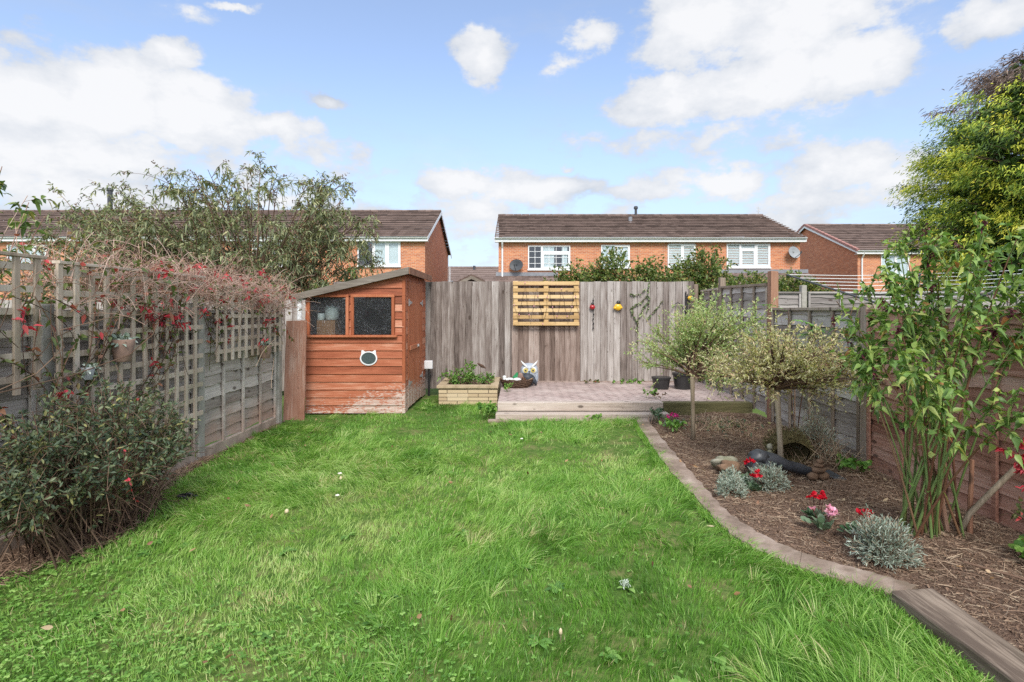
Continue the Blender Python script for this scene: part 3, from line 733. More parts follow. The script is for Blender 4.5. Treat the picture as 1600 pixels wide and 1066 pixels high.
# things seen inside and on the shed
m = MB(); m.box(-3.06, -2.78, 8.25, 8.55, .06, 1.395); m.build('wooden_cupboard', MT['wall_in'], bevel=.004, label='upright brown wooden box inside the shed, under the enamel bucket', cat='cupboard')
bk = thing('enamel_bucket', 'cream lidded enamel bin behind the left shed window', 'bucket', (-2.87, 8.55, 1.40))
m = MB(); m.lathe([(.085, 1.40), (.10, 1.41), (.112, 1.585), (.11, 1.59)], (-2.87, 8.38, 0), 24); m.build('body', MT['enamel'], bk, smooth=True)
m = MB(); m.lathe([(.12, 1.592), (.122, 1.60), (.10, 1.612), (.03, 1.622), (.02, 1.64), (.004, 1.645)], (-2.87, 8.38, 0), 24); m.build('lid', MT['enamel'], bk, smooth=True)
m = MB(); m.lathe([(.05, 1.397), (.055, 1.40), (.055, 1.50), (.05, 1.505)], (-3.02, 8.33, 0), 16); m.build('tin_can', MT['enamel'], smooth=True, label='small pale tin left of the enamel bin in the shed', cat='tin')
m = MB(); m.box(-2.95 + .22, -2.95 + .30, 8.6, 8.64, 1.397, 1.50); m.tube([(-2.74, 8.6, 1.45), (-2.60, 8.6, 1.46)], .03, 10); m.build('watering_can_spout', MT['metal'], label='grey metal pot right of the enamel bin in the shed', cat='pot')
m = MB(); m.loft([[(-2.50, 8.3, .06), (-2.44, 8.3, .06), (-2.44, 8.33, .06), (-2.50, 8.33, .06)], [(-2.64, 8.3, 1.62), (-2.60, 8.3, 1.62), (-2.60, 8.33, 1.62), (-2.64, 8.33, 1.62)]])
m.build('wooden_batten', MT['wall_in'], label='thin batten leaning inside the shed behind the left window', cat='batten')
# cat shaped mirror
cx, cz, cy = X(576.5, SY0), Z(560, SY0), SY0 - .012
cat = thing('cat_mirror', 'round white framed mirror with cat ears on the shed front', 'mirror', (cx, cy, cz - .11))
def catring(sc, y):
    pts = []
    for k in range(48):
        a = 2 * math.pi * k / 48; rx, rz_ = .128 * sc, .105 * sc
        px_, pz_ = math.cos(a) * rx, math.sin(a) * rz_
        for ea in (math.radians(50), math.radians(130)):
            d = abs((a - ea + math.pi) % (2 * math.pi) - math.pi)
            if d < .30 and sc > .95: pz_ += .05 * (1 - d / .30) ; px_ += math.copysign(.022 * (1 - d / .3), math.cos(ea))
        pts.append((cx + px_, y, cz + pz_))
    return pts
m = MB(); m.loft([catring(1, cy + .006), catring(1, cy - .012), catring(.86, cy - .014), catring(.84, cy - .004)], caps=False)
m.build('frame', MT['white_paint'], cat)
mm, tt = newmat('mirror glass'); finish(tt, (.20, .27, .28), .18, tt.noise(tt.obj(), 30), .15, .003, .6, .7); MT['mirror'] = mm
m = MB(); m.loft([catring(.85, cy + .004), catring(.85, cy - .006)]); m.build('glass', MT['mirror'], cat)
# board beside the shed
m = MB(); m.loft([[(-3.34, 7.72, -.02), (-3.04, 7.72, -.02), (-3.04, 7.745, -.02), (-3.34, 7.745, -.02)], [(-3.33, 7.80, 1.40), (-3.04, 7.80, 1.41), (-3.04, 7.825, 1.41), (-3.33, 7.825, 1.40)]])
m.build('old_board', MT['rust_board'], bevel=.003, label='wide rust brown board leaning between the left fence and the shed', cat='board')
# socket box
sk = thing('outdoor_socket', 'white outdoor socket box with black conduit at the back corner of the shed', 'socket', (-1.64, 9.85, 0))
m = MB(); m.box(-1.70, -1.55, 9.80, 9.88, .49, .64); m.build('socket_box', MT['white_paint'], sk, bevel=.012)
m = MB(); m.tube([(-1.62, 9.85, .49), (-1.62, 9.85, -.02)], .022, 8); m.build('conduit', MT['black_plastic'], sk)

# ------------------------------------------------------------------ planter
PL = thing('stone_planter', 'low buff stone planter against the back fence', 'planter', (-.85, 8.95, 0))
m = MB(); m.box(-1.31, -.345, 8.93, 9.03, -.02, .27); m.box(-1.31, -1.22, 9.031, 10.06, -.02, .27); m.box(-.44, -.345, 9.031, 10.06, -.02, .27)
m.build('stone_walling', MT['stonewall'], PL, bevel=.006)
m = MB(); m.box(-1.34, -.33, 8.90, 9.06, .271, .315); m.box(-1.34, -1.2, 9.061, 10.06, .271, .315); m.box(-.46, -.33, 9.061, 10.06, .271, .315); m.build('coping', MT['coping'], PL, bevel=.005)
m = MB(); m.box(-1.215, -.445, 9.035, 10.06, 0, .26); m.build('soil', MT['soil'], PL)

# ------------------------------------------------------------------ houses
def window(house, x0, x1, z0, z1, y, lights, back='blind', bars=False):
    """lights: (fraction from, fraction to, transom height fraction or None)"""
    W = x1 - x0; f = MB(); fw = .055; yo = y - .05
    f.box(x0, x0 + fw, yo, y + .02, z0, z1); f.box(x1 - fw, x1, yo, y + .02, z0, z1)
    f.box(x0 + fw, x1 - fw, yo, y + .02, z1 - fw, z1); f.box(x0 + fw, x1 - fw, yo, y + .02, z0, z0 + fw + .01)
    f.box(x0 - .03, x1 + .03, y - .09, y + .02, z0 - .06, z0 - .002)
    for (a, b, tr) in lights:
        xa, xb = x0 + W * a, x0 + W * b; s = .05
        if a > 0: f.box(xa - .045, xa + .045, yo - .004, y + .0215, z0 + fw + .011, z1 - fw - .001)
        if tr:
            zt = z0 + (z1 - z0) * tr; f.box(xa + .046, xb - .046, yo - .006, y + .0215, zt - .05, zt + .05)
        if tr or (a > 0):   # opening casement has a heavier inner frame
            zc = z0 + (z1 - z0) * tr - .051 if tr else z1 - fw - .002
            xl, xr = xa + .047, xb - (.047 if b < 1 else fw + .002)
            f.box(xl, xl + s, yo - .012, y + .012, z0 + fw + .012, zc); f.box(xr - s, xr, yo - .012, y + .012, z0 + fw + .012, zc)
            f.box(xl + s, xr - s, yo - .012, y + .012, zc - s, zc); f.box(xl + s, xr - s, yo - .012, y + .012, z0 + fw + .012, z0 + fw + .012 + s)
    if bars:
        for (a, b, tr) in lights:
            xa, xb = x0 + W * a, x0 + W * b; nb = max(1, round((xb - xa) / .32))
            for k in range(1, nb): xx = xa + (xb - xa) * k / nb; f.box(xx - .011, xx + .011, y - .032, y - .012, z0 + .06, z1 - .06)
        for k in range(1, 4): zz = z0 + (z1 - z0) * k / 4; f.box(x0 + .06, x1 - .06, y - .033, y - .013, zz - .011, zz + .011)
    win = f.build('window', MT['white_paint'], house)
    g = MB(); g.box(x0 + .05, x1 - .05, y - .022, y - .016, z0 + .05, z1 - .05); g.build('pane', MT['glass'], win)
    if back == 'blind':
        b = MB(); z = z0 + .08
        while z < z1 - .05:
            b.loft([[(x0 + .06, y - .006, z), (x1 - .06, y - .006, z), (x1 - .06, y - .012, z + .10), (x0 + .06, y - .012, z + .10)], [(x0 + .06, y + .002, z), (x1 - .06, y + .002, z), (x1 - .06, y - .004, z + .10), (x0 + .06, y - .004, z + .10)]])
            z += .125
        b.build('blind', MT['blind'], win)
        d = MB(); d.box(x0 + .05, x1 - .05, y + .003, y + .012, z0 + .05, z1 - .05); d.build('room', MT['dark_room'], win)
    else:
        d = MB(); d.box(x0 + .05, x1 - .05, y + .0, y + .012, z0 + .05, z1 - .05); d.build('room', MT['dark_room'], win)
        b = MB(); spans = {'curtain': [(.30, .62), (.80, .93)], 'half': [(.34, .97)], 'net': [(.05, .95)]}[back]
        for a, c in spans:
            n = 26; top = []; rings = []
            for k in range(n):
                xx = x0 + W * (a + (c - a) * k / (n - 1)); yy = y - .006 + .004 * math.sin(k * 1.7)
                rings.append([(xx, yy - .003, z0 + .06), (xx, yy - .003, z1 - .06), (xx, yy, z1 - .06), (xx, yy, z0 + .06)])
            b.loft(rings)
        b.build('curtain', MT['curtain'], win)
    return win
def house(label, x0, x1, y0, y1, ze, zr, cat='house', side=None, ncourse=14, ov=.28, vl=.18, verge=None, name='brick_house', yr=None, mat='brick', roofmat='rooftile'):
    root = thing(name, label, cat, ((x0 + x1) / 2, y0, 0)); yr = yr or (y0 + y1) / 2
    w = MB()
    # front / back quads and gables; gable brick is coloured darker for its shade
    w.add([(x0, y0, -.05), (x1, y0, -.05), (x1, y0, ze), (x0, y0, ze)], [(0, 1, 2, 3)])
    w.build('front_wall', MT[mat], root)
    w = MB(); w.add([(x0, y1, -.05), (x1, y1, -.05), (x1, y1, ze), (x0, y1, ze)], [(3, 2, 1, 0)]); w.build('rear_wall', MT[mat], root)
    for x, fl in ((x0, 1), (x1, 0)):
        f = (0, 1, 2, 3, 4); w = MB(); w.add([(x, y0, -.05), (x, y1, -.05), (x, y1, ze), (x, yr, zr), (x, y0, ze)], [tuple(reversed(f)) if fl else f])
        w.build('gable_wall', MT['brick_shaded'], root)
    r = MB(); xa, xb = x0 - vl, x1 + vl
    sl = (zr - ze) / (yr - y0); zl = ze - sl * ov + .10
    for sgn in (1, -1):
        ya = y0 - ov if sgn == 1 else y1 + ov
        for k in range(ncourse):
            a, b = k / ncourse, (k + 1.25) / ncourse
            b = min(b, 1.0)
            P = lambda t, dz: (ya + (yr - ya) * t, zl + (zr + .10 - zl) * t + dz)
            (A0, Z0), (A1, Z1) = P(a, .0), P(b, .0)
            sag = [random.uniform(-.006, .006) for _ in range(9)]
            rings = []
            for q in range(9):
                xx = xa + (xb - xa) * q / 8
                rings.append([(xx, A0, Z0 + .095 + sag[q]), (xx, A1, Z1 + .006 + sag[q]), (xx, A1, Z1 - .03), (xx, A0, Z0 + .055)])
            r.loft(rings, r=random.random())
    rf = r.build('roof', MT[roofmat], root)
    m = MB(); 
    n = int((xb - xa) / .45)
    for k in range(n):
        a = xa + (xb - xa) * k / n; m.tube([(a, yr, zr + .10), (a + (xb - xa) / n - .015, yr, zr + .11)], .085, 8)
    m.build('ridge', MT[roofmat], rf)
    m = MB(); m.box(xa + .0, xb - .0, y0 - ov + .005, y0 - ov + .03, zl - .20, zl - .0); m.box(xa, xb, y0 - ov + .031, y0 - .002, zl - .20, zl - .18)
    m.build('fascia', MT['white_paint'], root)
    m = MB(); rings = []
    for xx in (xa, xb): rings.append([(xx, y0 - ov - .055 + .055 * math.cos(t), zl - .0 - .055 * math.sin(t)) for t in [0, .6, 1.2, 1.57, 2.0, 2.6, 3.14]])
    m.loft(rings); m.build('gutter', MT['white_paint'], root)
    # bargeboards
    for x in (xa - .012, xb - .012):
        bm_ = MB()
        for sgn in (1, -1):
            ya = y0 - ov if sgn == 1 else y1 + ov
            bm_.loft([[(x, ya, zl - .17), (x + .024, ya, zl - .17), (x + .024, ya, zl + .02), (x, ya, zl + .02)], [(x, yr, zr - .10), (x + .024, yr, zr - .10), (x + .024, yr, zr + .09), (x, yr, zr + .09)]])
        bm_.build('bargeboard', MT['white_paint'], root)
    if verge:
        v = MB()
        for x in (xa,):
            for k in range(16):
                t0, t1 = k / 16, (k + .96) / 16; P = lambda t: (y0 - ov + (yr - y0 + ov) * t, zl + (zr + .1 - zl) * t)
                (a, za), (b, zb_) = P(t0), P(t1)
                v.loft([[(x - .04, a, za - .05), (x + .14, a, za - .05), (x + .14, a, za + .11), (x - .04, a, za + .11)], [(x - .04, b, zb_ - .05), (x + .14, b, zb_ - .05), (x + .14, b, zb_ + .08), (x - .04, b, zb_ + .08)]])
                a2, b2 = 2 * yr - a, 2 * yr - b
                v.loft([[(x - .04, a2, za - .05), (x + .14, a2, za - .05), (x + .14, a2, za + .11), (x - .04, a2, za + .11)], [(x - .04, b2, zb_ - .05), (x + .14, b2, zb_ - .05), (x + .14, b2, zb_ + .08), (x - .04, b2, zb_ + .08)]])
        v.build('verge_tiles', MT['verge'], root)
    return root, rf
def pipe(root, x, y, z1, z0=0):
    m = MB(); m.tube([(x, y - .28, z1), (x, y - .22, z1 - .12), (x, y - .06, z1 - .34), (x, y - .06, z0)], .045, 8)
    m.build('downpipe', MT['white_paint'], root)
YM = 27.0
MH, mrf = house('pair of orange brick houses with brown tiled roof behind the pallet fence', X(779, YM), X(1250, YM), YM, 36., Z(374, YM) + .05, Z(337, 31.5) - .1)
WX = lambda a: X(a, YM)
WZ = lambda a: Z(a, YM)
window(MH, WX(825), WX(891), WZ(421), WZ(384), YM, [(0, .33, None), (.33, 1, .70)], 'curtain', True)
window(MH, WX(939), WX(984), WZ(418), WZ(383), YM, [(0, .5, None), (.5, 1, None)], 'net', True)
window(MH, WX(1043), WX(1087), WZ(418), WZ(382), YM, [(0, .5, None), (.5, 1, None)], 'blind')
window(MH, WX(1135), WX(1203), WZ(418), WZ(381), YM, [(0, .31, None), (.31, .66, .76), (.66, 1, None)], 'blind')
pipe(MH, X(785, YM), YM, WZ(378))
def leanto(root, x0, x1, y0, y1, z0, z1):
    r = MB(); n = 6
    for k in range(n):
        a, b = k / n, min(1, (k + 1.2) / n); A, B_ = y0 + (y1 - y0) * a, y0 + (y1 - y0) * b; za, zb_ = z0 + (z1 - z0) * a, z0 + (z1 - z0) * b
        q = []
        for j in range(int((x1 - x0) / .15)):
            xx = x0 + (x1 - x0) * j / int((x1 - x0) / .15 - 1); dz = .035 * max(0, math.sin(j * math.pi / 1)) + (.03 if j % 2 else 0)
            q.append([(xx, A, za + .05 + dz), (xx, B_, zb_ + .012 + dz), (xx, B_, zb_ - .03), (xx, A, za)])
        r.loft(q, r=random.random())
    r.build('porch_roof', MT['rooftile'], root)
    m = MB(); m.box(x0, x1, y1 - .05, y1 - .003, z1 + .02, z1 + .20); m.build('lead_flashing', MT['lead'], root)
leanto(MH, WX(775), WX(872), YM - 1.5, YM, Z(452, YM - 1.5), WZ(432))
leanto(MH, WX(1120), WX(1262), YM - 1.5, YM, Z(450, YM - 1.5), WZ(427.5))
# roof furniture
def roofy(z): return None
m = MB(); Yf = 31.3; m.tube([(X(993.5, Yf), Yf, Z(352, Yf)), (X(993.5, Yf), Yf, Z(326, Yf))], .075, 10); m.lathe([(.09, 0), (.12, .02), (.12, .12), (.08, .17), (.03, .18)], (X(993.5, Yf), Yf, Z(327, Yf)), 12)
m.lathe([(.28, -.45), (.09, -.2)], (X(993.5, Yf), Yf, Z(348, Yf) + .25), 12); m.build('flue_pipe', MT['grey_plastic'], mrf)
Yf = 29.9; m = MB(); m.tube([(X(985, Yf), Yf, Z(352, Yf)), (X(985, Yf), Yf, Z(339, Yf))], .10, 12); m.build('vent_pipe', MT['lead'], mrf)
Yf = 31.5; m = MB(); m.tube([(X(1185, Yf), Yf, Z(335, Yf)), (X(1185, Yf), Yf, Z(323, Yf))], .02, 6)
for dz in (0.1, .2, .3): m.tube([(X(1185, Yf) - .12, Yf, Z(333, Yf) + dz), (X(1185, Yf) + .12, Yf, Z(333, Yf) + dz)], .012, 5)
m.build('aerial', MT['metal'], mrf)
def dish(label, px, py, Y, mat, r, turn):
    x, z = X(px, Y), Z(py, Y)
    root = thing('satellite_dish', label, 'satellite dish', (x, Y, z - r), 'satellite dishes on the brick houses')
    c = MB(); n = 28; rings = []
    R3 = Matrix.Rotation(turn, 4, 'Z') @ Matrix.Rotation(math.radians(-14), 4, 'X')
    for rr, d in ((1, 0), (1.0, .012), (.93, .012), (.6, .05), (.3, .075), (.02, .085), (.02, .10), (.5, .085), (.97, .03)):
        rings.append([tuple(Vector((x, Y - .28, z)) + R3 @ Vector((math.cos(2 * math.pi * k / n) * r * rr, d, math.sin(2 * math.pi * k / n) * r * rr * .88))) for k in range(n)])
    c.loft(rings, False); c.build('reflector', mat, root, smooth=True)
    a = MB(); tip = Vector((x, Y - .28, z)) + R3 @ Vector((.0, -.36, -r * .55))
    a.tube([tuple(Vector((x, Y - .28, z)) + R3 @ Vector((0, .05, -r * .8))), tuple(tip)], .014, 6); a.tube([tuple(tip), tuple(tip + Vector((0, -.02, .10)))], .035, 8)
    a.build('feed_arm', MT['grey_plastic'], root)
    b = MB(); b.tube([(x, Y - .2, z - .02), (x, Y - .1, z - .12), (x, Y + .01, z - .12)], .022, 6); b.box(x - .06, x + .06, Y - .012, Y - .001, z - .22, z - .02); b.build('wall_bracket', MT['grey_plastic'], root)
dish('dark grey satellite dish beside the left downpipe of the middle house', 806.5, 415, YM, MT['grey_plastic'], .34, math.radians(-12))
dish('pale silver satellite dish at the right end of the middle house', 1237, 395, YM, MT['dish_silver'], .35, math.radians(18))
# left terrace
LH, lrf = house('long brown roofed brick terrace behind the willowy bush on the left', -30.5, X(664, 27.), 27., 36., Z(371, 27.), Z(330, 31.5) - .12)
LX = lambda a: X(a, 27.); LZ = lambda a: Z(a, 27.)
window(LH, LX(559), LX(626), LZ(416), LZ(377), 27., [(0, .36, None), (.36, .69, None), (.69, 1, None)], 'half')
window(LH, LX(12), LX(75), LZ(418), LZ(383), 27., [(0, .66, None), (.66, 1, None)], 'net')
window(LH, LX(395), LX(450), LZ(416), LZ(379), 27., [(0, .5, None), (.5, 1, None)], 'blind')
window(LH, LX(200), LX(262), LZ(416), LZ(380), 27., [(0, .5, None), (.5, 1, None)], 'net')
pipe(LH, LX(663), 35.9, 5.0)
m = MB(); m.tube([(LX(664) + .08, 36.1, 4.4), (LX(664) + .08, 36.1, 0)], .05, 8); m.build('downpipe', MT['white_paint'], LH)
Yf = 31.; m = MB(); m.tube([(X(172, Yf), Yf, Z(340, Yf)), (X(172, Yf), Yf, Z(297, Yf))], .13, 10); m.lathe([(.15, 0), (.17, .03), (.17, .15), (.1, .18)], (X(172, Yf), Yf, Z(299, Yf)), 12); m.build('flue_pipe', MT['grey_plastic'], lrf)
# right house
RH, rrf = house('brick house with pinkish verge tiles partly hidden by the conifer', X(1340, 31.9), 36., 31.9, 43.1, Z(392, 31.9), Z(352, 37.5) - .1, verge=True, ncourse=15)
pipe(RH, X(1346, 31.9), 31.9, Z(395, 31.9))
window(RH, X(1376, 31.9), X(1420, 31.9), Z(432, 31.9), Z(397, 31.9), 31.9, [(0, .5, None), (.5, 1, None)], 'net')
# far house
FH, frf = house('distant brown roofed house seen in the gap between the two brick houses', -14., 1.8, 48., 57., 2.9, Z(418, 52.5) - .1, ncourse=13, roofmat='roof_far')
m = MB(); m.tube([(X(741, 52.), 52., 5.2), (X(741, 52.), 52., 5.75)], .12, 8); m.build('vent_pipe', MT['grey_plastic'], frf)
m = MB(); m.box(X(703, 49.5) - .25, X(703, 49.5) + .25, 49.5, 49.9, 3.5, 4.2); m.build('roof_light', MT['lead'], frf)
# little gabled roof
Yg = 30.; gx = X(737, Yg)
GR_ = thing('gabled_outbuilding', 'small dark gabled roof just showing above the back fence', 'outbuilding', (gx, Yg, 0))
m = MB(); m.loft([[(gx - 1.25, y, -.05), (gx + 1.25, y, -.05), (gx + 1.25, y, 2.75), (gx, y, 3.35), (gx - 1.25, y, 2.75)] for y in (Yg, Yg + 4)]); m.build('wall', MT['dark_inside'], GR_)
m = MB()
for sg in (-1, 1):
    m.loft([[(gx, y, 3.52), (gx + sg * 1.5, y, 2.78), (gx + sg * 1.5, y, 2.70), (gx, y, 3.42)] for y in (Yg - .2, Yg + 4.2)])
m.build('roof', MT['rooftile'], GR_)
m = MB()
for sg in (-1, 1):
    m.loft([[(gx, y, 3.42), (gx + sg * 1.5, y, 2.69), (gx + sg * 1.5, y, 2.55), (gx, y, 3.24)] for y in (Yg - .22, Yg - .19)])
m.build('bargeboard', MT['fascia_old'], GR_)

# ------------------------------------------------------------------ things on the fence and patio
PY = BFY - .025
pal = thing('wooden_pallet', 'yellow stained slatted pallet hung on the back fence with a string of lights', 'pallet', (.5, PY - .1, 1.26))
m = MB(); z = 1.27
for k in range(7):
    m.box(-.10, 1.115, PY - .115, PY - .095, z, z + .066); z += .1235
m.build('slats', MT['pallet'], pal, bevel=.003)
m = MB()
for x in (-.095, .465, 1.02): m.box(x, x + .085, PY - .094, PY - .02, 1.265, 2.085)
m.build('bearers', MT['pallet'], pal, bevel=.003)
m = MB(); m.box(-.10, 1.115, PY - .019, PY - .004, 1.27, 1.33); m.box(-.10, 1.115, PY - .019, PY - .004, 1.66, 1.72); m.box(-.10, 1.115, PY - .019, PY - .004, 2.0, 2.07)
m.build('back_boards', MT['post_brown'], pal)
rg = np.random.default_rng(5)
m = MB(); pts = []
for k in range(12):
    pts.append((-.12 + 1.26 * k / 11, PY - .13 - .01 * (k % 2), 1.30 if k % 2 else 1.98 + rg.uniform(-.05, .1)))
P_ = [Vector(q) for q in pts]; fine = []
for i in range(len(P_) - 1):
    for j in range(4): t = j / 4; fine.append(tuple(P_[i].lerp(P_[i + 1], t) + Vector((rg.uniform(-.015, .015), 0, -.03 * math.sin(t * 3.14)))))
m.tube(fine, .0025, 4); st = thing('string_lights', 'thin dark fairy light string draped over the pallet', 'string lights', (.5, PY - .14, 1.26))
m.build('wire', MT['blackiron'], st)
m = MB()
for k in range(2, len(fine), 3): q = fine[k]; m.lathe([(.002, -.012), (.009, -.006), (.009, .004), (.002, .012)], (q[0], q[1] - .006, q[2]), 6)
m.build('bulbs', MT['pinkpetal'], st)

# ladybird and bee ornaments
def bug(label, px, py, mat, sc, grp='insect ornaments on the back fence'):
    x, z = X(px, PY), Z(py, PY); root = thing('insect_ornament', label, 'ornament', (x, PY, z - .05), grp)
    m = MB(); m.blob((x, PY - .045, z), (.055 * sc, .04, .05 * sc), 1, .02); m.build('body', mat, root, smooth=True)
    m = MB(); m.blob((x + .005, PY - .05, z + .065 * sc), (.03 * sc, .03, .028 * sc), 2, .02); m.build('head', MT['black_plastic'], root, smooth=True)
    return root, x, z
b1, x, z = bug('small red ladybird ornament hung on the back fence', 925, 480, MT['red_gloss'], .95)
m = MB(); m.tube([(x + .015, PY - .02, z + .17), (x + .02, PY - .02, z - .05), (x + .015, PY - .02, z - .42)], .003, 5)
for k in range(7): m.blob((x + .017 + .008 * (k % 2), PY - .025, z + .12 - .085 * k), (.012, .01, .022), k, .1, 8, 5)
m.build('hanging_cord', MT['blackiron'], b1)
b2, x, z = bug('yellow bee ornament with black head on the back fence', 965, 480, MT['yellow_gloss'], 1.3)
m = MB(); m.blob((x - .05, PY - .05, z - .015), (.04, .03, .03), 4, .02, 10, 7); m.blob((x + .05, PY - .05, z - .01), (.035, .03, .025), 4, .02, 10, 7); m.build('wing', MT['yellow_gloss'], b2, smooth=True)

# scroll hanger + lantern
x, z = X(1071, PY), Z(470, PY)
hg = thing('scroll_bracket', 'black scrolled iron hanger on the back fence above the willow', 'hanger', (x, PY, z - .25))
m = MB(); m.tube([(x, PY - .03, z + .17), (x, PY - .03, z - .25)], .012, 8); m.tube([(x + .03, PY - .03, z + .12), (x + .028, PY - .03, z - .22)], .009, 8)
for sg in (-1, 1):
    pts = [(x, PY - .03, z - .20)]
    for k in range(10): t = k / 9; pts.append((x + sg * (.03 + .22 * t), PY - .05 - .03 * t, z - .20 + .24 * math.sin(t * 2.2) - .12 * t))
    pts += [(x + sg * .27, PY - .08, z - .13), (x + sg * .24, PY - .08, z - .12)]
    m.tube(pts, .008, 6)
m.build('ironwork', MT['blackiron'], hg)
x, z = X(1088, 9.9), Z(500, 9.9)
ln = thing('hanging_lantern', 'small teal glass lantern hanging beside the scrolled iron hanger', 'lantern', (x, 9.9, z - .1))
m = MB(); m.lathe([(.03, -.07), (.055, -.04), (.055, .04), (.03, .07)], (x, 9.9, z), 14); m.build('lantern_glass', MT['teal'], ln, smooth=True)
m = MB(); m.lathe([(.05, .071), (.058, .075), (.02, .11), (.004, .12)], (x, 9.9, z), 12); m.tube([(x, 9.9, z + .11), (x - .01, 9.98, z + .24)], .003, 5); m.lathe([(.04, -.09), (.045, -.072)], (x, 9.9, z), 12); m.build('lantern_cap', MT['blackiron'], ln)
m = MB(); m.blob((X(1077, PY), PY - .05, Z(466, PY)), (.045, .035, .04), 3, .1); m.build('hanging_ball', MT['yellow_gloss'], label='small tan ball ornament beside the scrolled iron hanger', cat='ornament', smooth=True)

# owl
ox, oy, oz = X(827, 9.8), 9.8, .216
ow = thing('owl_statue', 'silver grey metal owl with big ringed eyes on the patio', 'statue', (ox, oy, oz))
m = MB(); m.lathe([(.05, 0), (.09, .02), (.135, .09), (.160, .17), (.163, .23), (.15, .30), (.125, .345), (.08, .375), (.01, .385)], (ox, oy, oz), 28, sx=1, sy=.72)
body = m.build('body', MT['owl'], ow, smooth=True)
for sg in (-1, 1):
    m = MB(); m.tube([(ox + sg * .02, oy - .105, oz + .285), (ox + sg * .07, oy - .10, oz + .345), (ox + sg * .115, oy - .06, oz + .385), (ox + sg * .15, oy - .03, oz + .43)], [.016, .02, .017, .004], 8); m.build('ear_tuft', MT['owl_pale'], ow, smooth=True)
    ex, ez = ox + sg * .066, oz + .262; ey = oy - .105
    m = MB(); m.lathe([(.062, -.02), (.062, .0), (.05, .008), (.002, .010)], (ex, ey, ez), 24, 'Y'); ey_o = m.build('eye', MT['owl_pale'], ow, smooth=False)
    m = MB(); m.lathe([(.040, .011), (.040, .016), (.002, .018)], (ex, ey, ez), 20, 'Y'); m.build('iris', MT['amber'], ey_o)
    m = MB(); m.lathe([(.016, .019), (.016, .022), (.002, .0225)], (ex, ey, ez), 16, 'Y'); m.build('pupil', MT['owl_dark'], ey_o)
    m = MB(); m.blob((ox + sg * .125, oy - .01, oz + .14), (.04, .07, .125), 5, .03); m.build('wing', MT['owl'], ow, smooth=True)
    m = MB(); m.tube([(ox + sg * .025, oy - .11, oz + .02), (ox + sg * .03, oy - .12, oz + .002)], [.016, .012], 6); m.build('foot', MT['owl_dark'], ow)
m = MB(); m.loft([[(ox - .018, oy - .118, oz + .25), (ox + .018, oy - .118, oz + .25), (ox + .012, oy - .10, oz + .27), (ox - .012, oy - .10, oz + .27)], [(ox - .003, oy - .150, oz + .205), (ox + .003, oy - .150, oz + .205), (ox + .003, oy - .12, oz + .205), (ox - .003, oy - .12, oz + .205)]]); m.build('beak', MT['owl_dark'], ow)
# dark glazed small bird/pot in front of owl
m = MB(); m.blob((ox - .04, oy - .20, oz + .12), (.115, .075, .105), 11, .12); m.blob((ox - .13, oy - .19, oz + .17), (.055, .05, .05), 12, .1)
m.tube([(ox + .03, oy - .20, oz + .14), (ox + .10, oy - .19, oz + .06), (ox + .12, oy - .18, oz + .005)], [.06, .035, .012], 8)
m.build('bird_statue', MT['owl_dark'], smooth=True, label='dark slate bird shaped figure leaning in front of the owl', cat='statue')
bx_, by_ = X(807, 9.45), 9.45
bs = thing('wicker_basket', 'low dark wicker basket of bits on the patio corner left of the owl', 'basket', (bx_, by_, .216))
m = MB()
for k in range(7):
    rr = .19 + .075 * (k / 6) ** .7; pts = [(bx_ + rr * math.cos(a) * 1.08, by_ + rr * math.sin(a) * .75, .225 + .021 * k + .006 * math.sin(a * 9 + k * 3.1)) for a in np.linspace(0, 2 * math.pi, 40)]
    m.tube(pts, .011, 5, caps=False)
for k in range(22):
    a = 2 * math.pi * k / 22; m.tube([(bx_ + .19 * 1.08 * math.cos(a), by_ + .19 * .75 * math.sin(a), .218), (bx_ + .27 * 1.08 * math.cos(a), by_ + .27 * .75 * math.sin(a), .365)], .009, 5)
m.build('basket_weave', MT['wicker'], bs)
m = MB(); m.lathe([(.18, .218), (.20, .26), (.19, .262), (.01, .27)], (bx_, by_, 0), 20, sy=.72); m.build('basket_floor', MT['soil'], bs)
sets = []
P = np.array([[bx_, by_, .30]]) + rg.uniform(-1, 1, (60, 3)) * (.2, .13, .03)
sets.append(strips(P, rdir(60, .1), rdir(60, 1), .12, .035, (.4, 1, .8, .3), rnd=rg.random(60)))
npmesh('dry_debris', sets, MT['fallen'], bs)
m = MB(); m.loft([[(bx_ - .12, by_ - .03, .33), (bx_ + .04, by_ - .05, .33), (bx_ + .05, by_ + .05, .34), (bx_ - .10, by_ + .06, .34)], [(bx_ + .0, by_ - .01, .47), (bx_ + .02, by_ - .01, .475), (bx_ + .025, by_ + .02, .47), (bx_ + .0, by_ + .02, .47)]])
m.build('gnome_hat', MT['green_glaze'], smooth=False, label='green cone shape poking up from the wicker basket', cat='ornament', bevel=.006)
m = MB(); m.blob((bx_ - .14, by_ - .06, .35), (.11, .05, .035), 21, .2); m.blob((bx_ - .0, by_ - .09, .34), (.08, .05, .045), 22, .2); m.blob((bx_ - .21, by_ - .03, .385), (.035, .03, .035), 22, .1)
m.build('white_duck', MT['owl_pale'], smooth=True, label='pale broken bird ornament lying in the wicker basket', cat='ornament')
m = MB(); m.blob((bx_ + .07, by_ - .02, .40), (.05, .045, .07), 25, .1); m.build('brown_pot', MT['terracotta'], smooth=True, label='small dull brown pot between the green cone and the owl', cat='pot')

